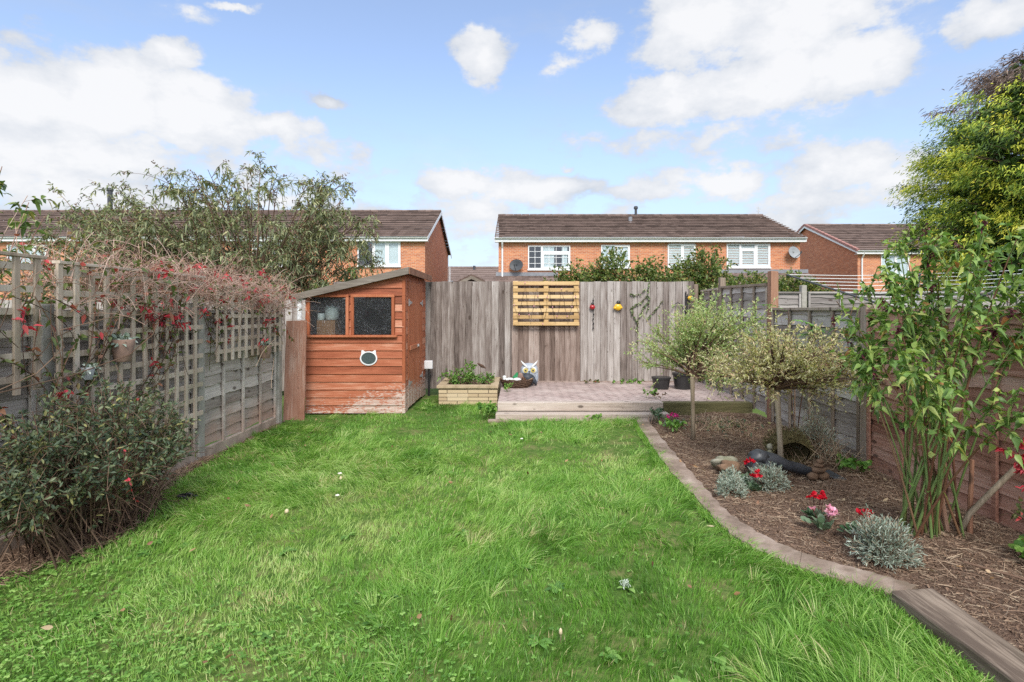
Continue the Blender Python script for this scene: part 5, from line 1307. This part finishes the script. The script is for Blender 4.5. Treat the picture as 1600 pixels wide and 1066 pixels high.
clump('aquilegia', 'second clump of lobed leaves at the right picture edge', 'plant', 3.20, 3.05, .12, .16, 50, .055, .045, 'fresh', 123)
clump('leafy_plant', 'bushy bright green plant behind the magenta cyclamen by the step', 'plant', 1.92, 6.72, .17, .14, 130, .05, .035, 'fresh', 124)
clump('leafy_plant', 'dark leafy plant left of the magenta cyclamen against the step', 'plant', 1.86, 7.35, .17, .16, 120, .05, .035, 'darkcyc', 125)
clump('leafy_weed', 'light green leafy weed at the left end of the timber step', 'plant', -.48, 7.75, .16, .22, 130, .06, .05, 'fresh', 126, z=0)
clump('leafy_weed', 'green weed growing in front of the timber step', 'plant', 1.02, 7.52, .13, .10, 60, .05, .04, 'fresh', 127, z=0)
clump('leafy_weed', 'small green weed on the patio below the wicker basket', 'plant', -.16, 8.9, .08, .12, 40, .045, .03, 'fresh', 128, z=.215)
clump('leafy_weed', 'green and brown weed in the patio joints in front of the black pots', 'plant', 1.98, 8.25, .12, .15, 60, .045, .03, 'fresh', 129, z=.215)
clump('leafy_weed', 'brownish withered weed beside the green one on the patio', 'plant', 2.10, 8.2, .12, .10, 60, .04, .02, 'seed', 130, z=.215)
for i, (x, l) in enumerate([(1.35, 'orange tinged weeds in the gap under the fence, below the ladybird'), (1.85, 'green weeds in the gap under the fence, below the bee'), (2.15, 'dark green weeds under the fence, left of the black pots')]):
    clump('leafy_weed', l, 'plant', x, 9.93, .17, .06, 70, .04, .03, 'fresh' if i else 'green_red', 131 + i, z=.216)
shrub('planter_shrub', 'fresh green bushy plant in the left of the stone planter', 'plant', (-.95, 9.4, .45), (.38, .28, .20), 1700, .04, .02, 'fresh', nm=24, seed=141, zmin=.3, base=(-.95, 9.4, .27))
shrub('planter_shrub', 'smaller twiggy plant in the right of the stone planter', 'plant', (-.58, 9.3, .38), (.22, .2, .13), 420, .035, .02, 'fresh', nm=14, seed=142, zmin=.3, base=(-.58, 9.3, .27), twigmat='twig_brown')
m = MB(); bx0, by0 = -.66, 9.55; m.tube([(bx0 - .06, by0, .62), (bx0 + .02, by0, .57), (bx0 + .09, by0, .53)], [.008, .03, .006], 8); m.tube([(bx0 - .02, by0, .27), (bx0, by0, .57)], .003, 5)
m.build('bird_stake', MT['wicker'], label='small dark bird figure on a stake above the stone planter', cat='ornament')

# dry clump by the patio corner
rg = np.random.default_rng(151)
DG = thing('dry_clump', 'dry brown grassy clump under the farther willow', 'plant', (2.55, 6.9, .05))
n = 900; B = np.array((2.55, 6.9, .05)) + rg.normal(size=(n, 3)) * (.25, .2, 0); D = rdir(n, 1.1, rg); bend = np.tile((0, 0, -.6), (n, 1))
npmesh('dry_stalks', [strips(B, D, rdir(n, 0, rg), .38 * rg.uniform(.4, 1.1, n), .005, (1, .9, .6, .2), bend, 0)], MT['straw'], DG)
npmesh('green_leaves', [strips(B[:350] + rdir(350, .4, rg) * (.15, .15, .1), D[:350], rdir(350, 0, rg), .06, .022, (.3, 1, .7, .1), bend[:350], .2)], MT['hyper'], DG)
TW = thing('twiggy_clump', 'tangle of bare brown twigs beside the lavender', 'plant', (2.95, 5.25, .05))
B = np.array((2.95, 5.25, .04)) + rg.normal(size=(60, 3)) * (.14, .12, 0); E = B + rdir(60, .9, rg) * .30; T1 = bez(B, (B + E) / 2, E, 4); T2 = sub_shoots(T1, 220, .14, 1, .3, .2, 4, .1, rg)
npmesh('twigs', [twigs(T1, .003), twigs(T2, .0015)], MT['straw'], TW)

# small red maple shoots at the right edge
rg = np.random.default_rng(161)
RMp = thing('red_sapling', 'slim sapling with crimson and orange leaves at the right edge of the bed', 'sapling', (3.28, 3.28, .05))
Q = bez(np.array([[3.28, 3.28, .05], [3.28, 3.28, .05]]), np.array([[3.15, 3.25, .4], [3.1, 3.2, .25]]), np.array([[2.93, 3.2, .74], [2.90, 3.2, .38]]), 7)
S1 = sub_shoots(Q, 26, .13, 1, .2, .45, 4, .1, rg)
npmesh('stems', [twigs(Q, .005), twigs(S1, .0018)], MT['twig_brown'], RMp)
top_ = S1[S1[:, 0, 2] > .5]; lo_ = S1[S1[:, 0, 2] <= .5]
npmesh('crimson_leaves', [leaves_on(top_, 120, .05, .022, prof5, 1, 0, .2, .2, .3, rg)], MT['red_leaf'], RMp)
if len(lo_): npmesh('orange_leaves', [leaves_on(lo_, 60, .045, .022, prof5, 1, 0, .2, .2, .3, rg)], MT['green_red'], RMp)

# ivy on the back fence
rg = np.random.default_rng(171)
IV = thing('ivy', 'thin ivy climbing the back fence between the bee and the iron hanger', 'climber', (X(1005, PY), PY, .3))
def ip(px, py): return (X(px, PY), PY - .03, Z(py, PY))
Q = np.array([[ip(1015, 438), ip(1012, 455), ip(1014, 470), ip(1010, 488)], [ip(1012, 462), ip(1002, 472), ip(992, 478), ip(986, 482)], [ip(1013, 470), ip(1004, 484), ip(996, 500), ip(994, 520)],
              [ip(986, 482), ip(990, 495), ip(996, 505), ip(996, 540)], [ip(1008, 452), ip(1000, 460), ip(990, 462), ip(985, 459)], [ip(1035, 470), ip(1028, 480), ip(1018, 490), ip(1010, 500)]])
npmesh('stems', [twigs(Q, .004)], MT['twig_brown'], IV)
npmesh('leaves', [leaves_on(Q, 300, .036, .03, (.6, 1, .8, .1), 1.2, .1, 0, .1, .2, rg)], MT['ivy'], IV)

# bed ornaments
m = MB(); m.blob((1.93, 4.98, .105), (.10, .075, .06), 31, .2, 18, 11); m.build('rock', MT['stone_brown'], smooth=True, label='rough brown rock beside the black statue in the bed', cat='rock', group='rocks in the flower bed')
m = MB(); m.blob((1.95, 5.12, .11), (.115, .085, .07), 33, .2, 18, 11); m.build('rock', MT['stone_grey'], smooth=True, label='pale mossy rock resting behind the brown one in the bed', cat='rock', group='rocks in the flower bed')
ST = thing('mermaid_statue', 'black resin mermaid statue with long curved tail lying in the bed', 'statue', (2.35, 4.95, .05))
m = MB(); bx0, by0 = 2.17, 4.95
m.tube([(bx0 - .06, by0, .10), (bx0 - .02, by0, .17), (bx0 + .07, by0, .205), (bx0 + .17, by0 - .0, .19), (bx0 + .27, by0, .145), (bx0 + .38, by0, .115), (bx0 + .50, by0 - .01, .085), (bx0 + .58, by0 - .02, .065)],
       [.055, .085, .075, .055, .048, .05, .036, .02], 14)
m.build('body', MT['black_stone'], ST, smooth=True)
m = MB(); m.blob((bx0 + .0, by0 - .03, .23), (.085, .075, .065), 41, .10, 16, 10); m.build('head', MT['black_stone'], ST, smooth=True)
m = MB(); m.tube([(bx0 - .03, by0 - .07, .19), (bx0 - .07, by0 - .10, .12), (bx0 - .01, by0 - .13, .055)], [.03, .028, .022], 10); m.tube([(bx0 + .05, by0 - .06, .19), (bx0 + .12, by0 - .10, .13), (bx0 + .06, by0 - .13, .06)], [.03, .026, .02], 10); m.build('arms', MT['black_stone'], ST, smooth=True)
m = MB(); fx, fy = bx0 + .56, by0 - .02
m.loft([[(fx, fy - .02, .06), (fx, fy + .02, .06), (fx, fy + .02, .075), (fx, fy - .02, .075)], [(fx + .09, fy - .09, .05), (fx + .09, fy + .09, .05), (fx + .09, fy + .09, .068), (fx + .09, fy - .09, .068)], [(fx + .17, fy - .13, .055), (fx + .15, fy + .12, .07), (fx + .15, fy + .12, .08), (fx + .17, fy - .13, .065)]])
m.build('tail_fin', MT['black_stone'], ST, smooth=False, bevel=.008)
# cairn
cr = thing('stone_cairn', 'little stack of brown pebbles in front of the statue tail fin', 'cairn', (2.66, 4.82, .05))
for i, (dx, dy, dz, a, b, c) in enumerate([(-.05, 0, .035, .05, .04, .035), (.045, .01, .035, .052, .04, .036), (.0, 0, .09, .06, .045, .028), (.0, 0, .13, .042, .036, .022), (.01, 0, .165, .032, .03, .018)]):
    m = MB(); m.blob((2.66 + dx, 4.82 + dy, .05 + dz), (a, b, c), 50 + i, .08); m.build('stone', MT['stone_brown'], cr, smooth=True)
# mossy hollow liner
HL = thing('mossy_liner', 'mossy fibre basket liner lying on its side behind the black statue', 'basket liner', (2.62, 5.35, .05))
m = MB(); cx_, cy_, cz_ = 2.66, 5.30, .17; Rm = Matrix.Rotation(math.radians(28), 4, 'X') @ Matrix.Rotation(math.radians(12), 4, 'Y')
rings = []
for rr, d in ((.17, -.02), (.19, .0), (.195, .06), (.18, .14), (.12, .21), (.03, .24), (.03, .22), (.11, .18), (.16, .12), (.165, .04), (.16, -.01)):
    rings.append([tuple(Vector((cx_, cy_, cz_)) + Rm @ Vector((math.cos(t) * rr * (1 + .05 * math.sin(t * 5 + d * 20)), d, math.sin(t) * rr * .82 * (1 + .05 * math.sin(t * 4))))) for t in np.linspace(0, 2 * math.pi, 26)[:-1]])
m.loft(rings, False); m.build('liner_shell', MT['moss'], HL, smooth=True)
rg = np.random.default_rng(181); n = 1500; a = rg.uniform(0, 6.28, n); d = rg.uniform(-.02, .18, n)
P = np.array([tuple(Vector((cx_, cy_, cz_)) + Rm @ Vector((math.cos(t) * .19, dd, math.sin(t) * .155))) for t, dd in zip(a, d)])
npmesh('moss_tufts', [strips(P, nrm(P - np.array((cx_, cy_ + .1, cz_)) + rdir(n, 0, rg) * .12), rdir(n, 0, rg), .035, .006, (1, .8, .3), None, 0)], MT['moss'], HL)
# standing stone figure
SF = thing('stone_figure', 'small grey stone figure standing behind the cream willow trunk', 'statue', (2.38, 5.15, .05))
m = MB(); m.lathe([(.035, .05), (.04, .07), (.03, .12), (.042, .16), (.038, .20), (.018, .225), (.016, .235)], (2.38, 5.15, 0), 14); m.build('body', MT['stone_grey'], SF, smooth=True)
m = MB(); m.blob((2.38, 5.15, .262), (.028, .028, .032), 61, .05); m.build('head', MT['stone_grey'], SF, smooth=True)
# stick
m = MB(); m.tube([(2.62, 3.2, .075), (2.75, 3.0, .085), (2.82, 2.85, .08), (2.9, 2.72, .085)], [.006, .008, .008, .005], 7); m.build('fallen_stick', MT['twig_brown'], label='long brown stick lying on the mulch at the near end of the bed', cat='stick')
# black sheet at the shrub foot
m = MB(); m.blob((-2.72, 4.45, .03), (.07, .04, .03), 71, .4, 16, 8); m.build('plastic_scrap', MT['black_plastic'], label='crumpled black plastic at the foot of the dark shrub', cat='plastic scrap')

# ------------------------------------------------------------------ ground cover
rg = np.random.default_rng(201)
def lawn_mask(x, y):
    ok = (x < lawn_edge(y) - .005) & (x > -3.22)
    ok &= ~((y > 7.52) & (x > -.36)); ok &= ~((x < -1.62) & (y > 8.02)); ok &= ~((x > -1.36) & (y > 8.85)); ok &= y < 9.6
    w = .46 * np.exp(-((y - 3.75) / .85) ** 2) - .03 + .05 * vn(x, y, 6, 4)
    ok &= ~((x + 3.22) < w)
    bare = vn(x, y, 2.1, 5) + .35 * vn(x, y, 7, 6)
    ok &= ~((bare > 1.0) & (rg.random(len(x)) < np.where(y < 3.2, .35, .62))); ok &= ~((bare > 1.35) & (y > 3) & (rg.random(len(x)) < .7))
    ok &= ~((x < -2.4) & (y > 7.35) & (rg.random(len(x)) < .75))
    return ok
def sample_xy(n, pw=1.0):
    u = rg.random(n); y0, y1 = .75, 9.5
    q = (y0 ** (1 - pw) + u * (y1 ** (1 - pw) - y0 ** (1 - pw))) ** (1 / (1 - pw)) if pw != 1 else y0 * (y1 / y0) ** u
    x = rg.uniform(-3.25, 2.1, n); return x, q
def grass(n, pw):
    x, y = sample_xy(n, pw)
    # clump positions towards tuft centres
    x = x + .02 * vn(x, y, 30, 7); y = y + .02 * vn(y, x, 30, 6)
    ok = lawn_mask(x, y) ; x, y = x[ok], y[ok]; n = len(x)
    clov = np.clip((vn(x, y, 1.1, 1) * .5 + (-(x + .6)) * .42 + (3.3 - y) * .5), 0, 1)      # clover region: near left
    long_ = np.clip(.5 + .5 * vn(x, y, 1.6, 2) + .22 * vn(x, y, 5, 3) + .12 * x, .0, 1.3)
    keep = rg.random(n) > clov * .72; x, y, clov, long_ = x[keep], y[keep], clov[keep], long_[keep]; n = len(x)
    L = (.042 + .062 * long_) * rg.uniform(.55, 1.35, n) * (1 - .3 * clov)
    L *= np.where(y > 5, .85, 1.)
    th = 2.2 * vn(x, y, 1.2, 4) + 1.6 * vn(x, y, 4.5, 5) + rg.normal(size=n) * .9
    lean = np.stack([np.cos(th), np.sin(th), 0 * th], 1)
    am = rg.uniform(.25, .95, n) * (.55 + .7 * long_)
    D = nrm(np.array((0, 0, 1.)) + lean * (am * .75)[:, None] + rg.normal(size=(n, 3)) * .12)
    bend = lean * (am * .55)[:, None] - np.array((0, 0, 1.)) * (am * .62)[:, None]
    B = np.stack([x, y, ground_z(x, y) - .004], 1)
    tone = np.clip(.46 + .24 * vn(x, y, 1.4, 6) + .14 * vn(x, y, 6, 7) + rg.normal(size=n) * .15, 0, .9); dry = rg.random(n) < np.clip(.05 + .10 * vn(x, y, 2.3, 0), .015, .25); tone[dry] = rg.uniform(.93, 1, dry.sum())
    W = .0030 * rg.uniform(.7, 1.4, n) * (1 + .10 * np.maximum(y - 2.5, 0))
    return strips(B, D, rdir(n, .2, rg), L * 1.15, W, (.8, 1, .75, .12), bend, 0, tone)
def tussocks(nt):
    x, y = sample_xy(nt, 1.2); w = np.clip(.45 + .45 * vn(x, y, 1.6, 2) + .14 * x, 0, 1); ok = lawn_mask(x, y) & (rg.random(nt) < w); x, y = x[ok], y[ok]; nt = len(x); m_ = 42
    size = rg.uniform(.6, 1.35, nt); comb = 2.2 * vn(x, y, 1.2, 4) + rg.normal(size=nt) * .7; tt0 = rg.normal(.5, .2, nt)
    X_ = np.repeat(x, m_); Y_ = np.repeat(y, m_); S_ = np.repeat(size, m_); n = len(X_)
    a = rg.uniform(0, 6.28, n); rad = rg.random(n) ** .5 * .05 * S_; out = np.stack([np.cos(a), np.sin(a), 0 * a], 1)
    cb = np.repeat(comb, m_); lean = nrm(out * .7 + np.stack([np.cos(cb), np.sin(cb), 0 * cb], 1) * .9) ; am = rg.uniform(.35, 1.1, n)
    B = np.stack([X_, Y_, ground_z(X_, Y_)], 1) + out * rad[:, None]
    return strips(B, nrm(np.array((0, 0, 1.)) + lean * (am * .7)[:, None]), rdir(n, .2, rg), .125 * S_ * rg.uniform(.6, 1.25, n), .0034 * (1 + .1 * np.maximum(Y_ - 2.5, 0)), (.8, 1, .85, .5, .1), lean * (am * .6)[:, None] - np.array((0, 0, 1.)) * (am * .68)[:, None], 0, np.clip(np.repeat(tt0, m_) + rg.normal(size=n) * .16, 0, .95))
npmesh('lawn_grass', [grass(330000, 1.25), tussocks(6200)], MT['grass'], base=(0, 0, 0), label='shaggy green grass covering the whole lawn', cat='grass', kind='stuff')
def clover(n):
    x, y = sample_xy(n, 1.35); ok = lawn_mask(x, y); x, y = x[ok], y[ok]
    c = np.clip((vn(x, y, 1.1, 1) * .5 + (-(x + .6)) * .42 + (3.3 - y) * .5), 0.03, 1); k = rg.random(len(x)) < c; x, y = x[k], y[k]; n = len(x)
    z = ground_z(x, y) + rg.uniform(.012, .045, n); a0 = rg.uniform(0, 6.28, n); sets = []
    tone = np.clip(rg.normal(.5, .25, n), 0, 1); sz = rg.uniform(.008, .014, n); tilt = rg.normal(size=(n, 3)) * .25 + (0, 0, 1)
    for j in range(3):
        a = a0 + j * 2.094; D = np.stack([np.cos(a), np.sin(a), rg.normal(size=n) * .15], 1)
        sets.append(strips(np.stack([x, y, z], 1), D, tilt, sz, sz * .95, (.2, .85, 1, .55), None, .15, tone))
    return sets
npmesh('clover_patch', clover(80000), MT['clover'], base=(0, 0, 0), label='patches of small clover leaves in the near left of the lawn', cat='clover', kind='stuff')
# broad weed leaves in the lawn
n = 520; x, y = sample_xy(n, 1.3); ok = lawn_mask(x, y); x, y = x[ok], y[ok]; ctr = rg.integers(0, len(x), 110)
P = np.stack([x[ctr], y[ctr]], 1).repeat(6, 0); a = rg.uniform(0, 6.28, len(P)); P3 = np.stack([P[:, 0], P[:, 1], ground_z(P[:, 0], P[:, 1]) + .015], 1)
npmesh('lawn_weeds', [strips(P3, np.stack([np.cos(a), np.sin(a), .45 + 0 * a], 1), np.tile((0, 0, 1.), (len(P), 1)), rg.uniform(.04, .085, len(P)), .028, (.15, .6, 1, .8, .1), np.tile((0, 0, -.35), (len(P), 1)), .15, rg.random(len(P)))], MT['fresh'], base=(0, 0, 0), label='broad leaved weeds scattered through the lawn', cat='weeds', kind='stuff')
# fallen leaves on lawn and bed
n = 420; x = rg.uniform(-3.1, 3.3, n); y = rg.uniform(1.6, 7.5, n); z = np.where(x > bed_edge(y), bed_z(x, y) + .012, ground_z(x, y) + .045)
inb = (x > bed_edge(y)); kp = inb | (rg.random(n) < .2); x, y, z = x[kp], y[kp], z[kp]; n = len(x)
npmesh('fallen_leaves', [strips(np.stack([x, y, z], 1), rdir(n, 0, rg) * (1, 1, .3), rdir(n, 1.5, rg), rg.uniform(.025, .05, n), .022, (.3, 1, .8, .1), np.tile((0, 0, .2), (n, 1)), .3, rg.random(n))], MT['fallen'], base=(0, 0, 0), label='dry leaves fallen on the lawn and the bed', cat='fallen leaves', kind='stuff')
# mulch straw
n = 22000; y = rg.uniform(.9, 7.7, n); x = rg.uniform(1.6, 3.38, n); ok = x > bed_edge(y) - .04; x, y = x[ok], y[ok]; n = len(x)
a = rg.uniform(0, 3.14, n); D = np.stack([np.cos(a), np.sin(a), rg.normal(size=n) * .16], 1); lm = .04 + .09 * rg.random(n) ** 3
npmesh('mulch_straw', [strips(np.stack([x, y, bed_z(x, y) + rg.uniform(.0, .022, n)], 1), D, rdir(n, 1., rg), lm, rg.uniform(.0012, .0038, n), (1, 1, .8), np.stack([rg.normal(size=n) * .15, rg.normal(size=n) * .15, -.05 + 0 * a], 1), .4, rg.random(n))], MT['straw'], base=(0, 0, 0), label='straw and bark fragments strewn over the bed', cat='mulch', kind='stuff')
n = 30000; y = rg.uniform(.9, 7.7, n); x = rg.uniform(1.6, 3.38, n); ok = x > bed_edge(y) - .02; x, y = x[ok], y[ok]; n = len(x)
npmesh('soil_crumbs', [strips(np.stack([x, y, bed_z(x, y) + .003], 1), rdir(n, .2, rg), rdir(n, .5, rg), rg.uniform(.006, .020, n), rg.uniform(.005, .013, n), (.6, 1, .7), None, .6, rg.random(n) * .42)], MT['straw'], base=(0, 0, 0), label='dark bark chips and soil crumbs in the bed', cat='bark chips', kind='stuff')
n = 6000; y = rg.uniform(2.3, 5.6, n); x = -3.22 + rg.random(n) * (.48 * np.exp(-((y - 3.75) / .9) ** 2) + .03); a = rg.uniform(0, 3.14, n)
npmesh('leaf_litter', [strips(np.stack([x, y, ground_z(x, y) + .018 + rg.uniform(0, .02, n)], 1), np.stack([np.cos(a), np.sin(a), rg.normal(size=n) * .25], 1), rdir(n, 1., rg), rg.uniform(.02, .09, n), rg.uniform(.0015, .008, n), (.6, 1, .5), None, .3, rg.random(n) * .7)], MT['straw'], base=(0, 0, 0), label='brown twigs and leaf litter under the dark shrub', cat='leaf litter', kind='stuff')
# grass and weeds along the bed edge and shrubs in the next gardens
n = 15000; t = rg.random(n); yy_ = rg.uniform(1.2, 7.5, n); x = lawn_edge(yy_) - rg.uniform(-.03, .05, n) + .015 * vn(yy_, yy_, 9, 2)
B = np.stack([x, yy_, 0 * x], 1); D = nrm(np.stack([rg.uniform(-.5, .6, n), rg.normal(size=n) * .5, .8 + 0 * x], 1))
npmesh('edge_grass', [strips(B, D, rdir(n, 0, rg), rg.uniform(.04, .12, n), .004, (.8, 1, .7, .1), np.tile((0, 0, -.4), (n, 1)), 0, np.clip(rg.normal(.5, .2, n), 0, .95))], MT['grass'], base=(0, 0, 0), label='longer grass fringe leaning over the bed edging', cat='grass', kind='stuff')
# grey feather tuft, mushrooms, white stones
for (px, py, l, mt, r) in [(448, 799, 'pale mushroom cap in the left part of the lawn', 'mushroom', .022), (531, 739, 'white stone chip lying by a bare patch in the lawn', 'pebble', .02), (815, 685, 'tiny white scrap in the far middle of the lawn', 'pebble', .018), (876, 987, 'small pale mushroom in the near middle of the lawn', 'mushroom', .012), (527, 773, 'thin white chip left of the lawn centre', 'pebble', .018)]:
    Y = G(py, .06); xx = X(px, Y); m = MB(); r *= .75
    if mt == 'mushroom': m.lathe([(.004, .0), (.005, .05), (r, .052), (r * .8, .068), (r * .3, .076), (.001, .077)], (xx, Y, 0), 14)
    else: m.blob((xx, Y, .055), (r * 1.3, r, r * .6), 3, .15)
    m.build('mushroom' if mt == 'mushroom' else 'stone_chip', MT[mt], smooth=True, label=l, cat='mushroom' if mt == 'mushroom' else 'stone chip')
n = 80; Y = G(912, .05); P = np.array((X(977, Y), Y, .05)) + rg.normal(size=(n, 3)) * (.010, .014, .005)
npmesh('feather_tuft', [strips(P, rdir(n, .3, rg), rdir(n, .5, rg), .018, .006, (.5, 1, .3), None, 0, rg.uniform(.5, 1, n))], MT['silver'], label='small grey feather tuft in the near right of the lawn', cat='feathers')

# ------------------------------------------------------------------ camera, light, sky
cam = bpy.data.cameras.new('camera'); co = bpy.data.objects.new('camera', cam); COL.objects.link(co)
co.location = (0, 0, H); co.rotation_euler = (math.radians(90), 0, 0)
cam.sensor_width = 36; cam.sensor_fit = 'HORIZONTAL'; cam.lens = F * 36 / 1600.0
cam.shift_x = -10 / 1600.0; cam.shift_y = -(533 - 484) / 1600.0; cam.clip_end = 2000; cam.clip_start = .05
SC.camera = co
EL, AZ = math.radians(42), math.radians(174)
sun = bpy.data.lights.new('sun', 'SUN'); sun.energy = 1.35; sun.angle = math.radians(22); sun.color = (1, .95, .87)
so = bpy.data.objects.new('sun', sun); COL.objects.link(so)
dv = Vector((math.sin(AZ) * math.cos(EL), math.cos(AZ) * math.cos(EL), math.sin(EL)))
so.rotation_euler = dv.to_track_quat('Z', 'Y').to_euler(); so.location = dv * 50

W_ = bpy.data.worlds.new('World'); SC.world = W_; W_.use_nodes = True
t = NT(W_.node_tree)
sky = t.n('ShaderNodeTexSky'); sky.sky_type = 'NISHITA'; sky.sun_disc = False; sky.sun_elevation = EL; sky.sun_rotation = AZ
sky.air_density = 1.0; sky.dust_density = 1.2; sky.ozone_density = 1.2
tc = t.n('ShaderNodeTexCoord'); g = tc.outputs['Generated']
sp = t.n('ShaderNodeSeparateXYZ', None, Vector=g)
az = t.math('ARCTAN2', sp.outputs[0], sp.outputs[1]); el = t.math('ARCSINE', sp.outputs[2])
uv = t.n('ShaderNodeCombineXYZ', None, X=az, Y=el)
def angs(px, py):
    v = Vector(((px - 810) / F, 1, (484 - py) / F)).normalized()
    return math.atan2(v.x, v.y), math.asin(v.z)
w1 = t.n('ShaderNodeTexNoise', None, Vector=g, Scale=7.0, Detail=7, Roughness=.6)
warp = t.vmath('SCALE', t.vmath('SUBTRACT', w1.outputs['Color'], (.5, .5, .5)), .10)
uvw = t.vmath('ADD', uv.outputs[0], warp)
blobs = [(20, 150, 150, 85, 1), (190, 150, 120, 62, 1), (310, 180, 130, 48, 1), (90, 235, 220, 50, .9), (265, 95, 50, 24, .9), (430, 190, 60, 22, .9), (130, 300, 260, 45, .55), (400, 260, 160, 40, .35),
         (760, 90, 46, 34, .95), (520, 153, 28, 12, .6), (935, 46, 42, 20, .5), (878, 98, 18, 10, .3), (1110, 30, 120, 55, 1), (1250, 30, 150, 60, 1.1), (1330, 95, 95, 55, 1.1), (1190, 130, 140, 50, 1), (1040, 158, 84, 33, .95), (1400, 60, 50, 55, .5),
         (1545, 22, 75, 30, .9), (1115, 222, 85, 26, .5), (980, 228, 60, 14, .2), (1150, 287, 56, 22, .7), (1310, 268, 90, 38, .95), (1400, 285, 70, 40, .6), (1270, 318, 90, 30, .5),
         (735, 293, 70, 18, .7), (860, 300, 130, 24, .75), (1010, 300, 95, 22, .6), (880, 268, 14, 8, .5), (730, 365, 50, 24, .35), (1230, 350, 60, 18, .6), (365, 3, 45, 9, .7), (285, 8, 30, 12, .2), (60, 340, 200, 30, .5), (650, 330, 300, 26, .3)]
acc = None
for (px, py, rx, ry, st) in blobs:
    a, e_ = angs(px, py); sa = 1 / (rx / F * math.cos(a) ** 2 * 1.08); se = 1 / (ry / F * math.cos(a) * 1.08)
    d = t.vmath('LENGTH', t.vmath('MULTIPLY', t.vmath('SUBTRACT', uvw, (a, e_, 0)), (sa, se, 0)))
    v = t.math('MULTIPLY', t.math('SUBTRACT', 1.15, d), st)
    acc = v if acc is None else t.math('SMOOTH_MAX', acc, v, .12) if False else t.math('MAXIMUM', acc, v)
n2 = t.noise(t.vmath('MULTIPLY', g, (1, 1, 1.8)), 11, 9, .62)
f = t.math('ADD', acc, t.math('MULTIPLY', t.math('SUBTRACT', n2, .5), 1.9))
alpha = t.sstep(f, -.05, .36)
alpha = t.math('MULTIPLY', alpha, .97)
# unseen cloud cover overhead, beside and behind the viewer, added as fill light
fill_mask = t.math('MAXIMUM', t.math('MAXIMUM', t.sstep(el, .60, .9), t.sstep(t.math('ABSOLUTE', az), .95, 1.35)), t.sstep(t.math('MULTIPLY', sp.outputs[1], -1), -.15, .35))
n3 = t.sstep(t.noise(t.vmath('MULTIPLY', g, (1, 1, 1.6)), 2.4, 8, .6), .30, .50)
al2 = t.math('MULTIPLY', fill_mask, n3)
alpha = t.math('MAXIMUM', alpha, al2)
wisp = t.math('MULTIPLY', t.sstep(t.noise(t.vmath('MULTIPLY', g, (1, 1, 3.5)), 3.2, 8, .65), .48, .8), .30)
alpha = t.math('MAXIMUM', alpha, wisp)
# cloud tone: thin grey bases
n4 = t.noise(t.vmath('ADD', t.vmath('MULTIPLY', g, (1, 1, 2.0)), (0, 0, .35)), 6, 6, .55)
shade = t.math('ADD', t.math('MULTIPLY', f, .35), t.math('MULTIPLY', n4, .75))
CLB = 1.0
cloud = t.ramp(shade, [(.28, (.56, .61, .68)), (.46, (.76, .79, .83)), (.66, (.93, .935, .94))])
skyc = t.mix(1.0, sky.outputs[0], (.96, .93, .96), 'MULTIPLY')
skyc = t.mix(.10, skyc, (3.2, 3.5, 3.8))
hz_ = t.sstep(el, .42, -.02)
skyc = t.mix(t.math('MULTIPLY', hz_, .7), skyc, (1.95, 2.4, 3.1))
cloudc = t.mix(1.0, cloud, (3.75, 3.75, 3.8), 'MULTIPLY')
cloudc = t.mix(fill_mask, cloudc, t.mix(1.0, cloud, (7.6, 7.6, 7.8), 'MULTIPLY'))   # unseen cloud brightened to lift the side fences and plants
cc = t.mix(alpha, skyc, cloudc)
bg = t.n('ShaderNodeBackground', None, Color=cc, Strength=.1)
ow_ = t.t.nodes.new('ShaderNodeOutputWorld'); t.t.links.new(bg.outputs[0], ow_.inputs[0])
vs = SC.view_settings; vs.view_transform = 'Standard'; vs.look = 'None'; vs.gamma = 1; vs.exposure = 1.45
try: vs.use_curve_mapping = False
except Exception: pass
SC.cycles.max_bounces = 6; SC.cycles.diffuse_bounces = 3; SC.cycles.glossy_bounces = 3; SC.cycles.transmission_bounces = 3; SC.cycles.transparent_max_bounces = 8
SC.cycles.use_denoising = False
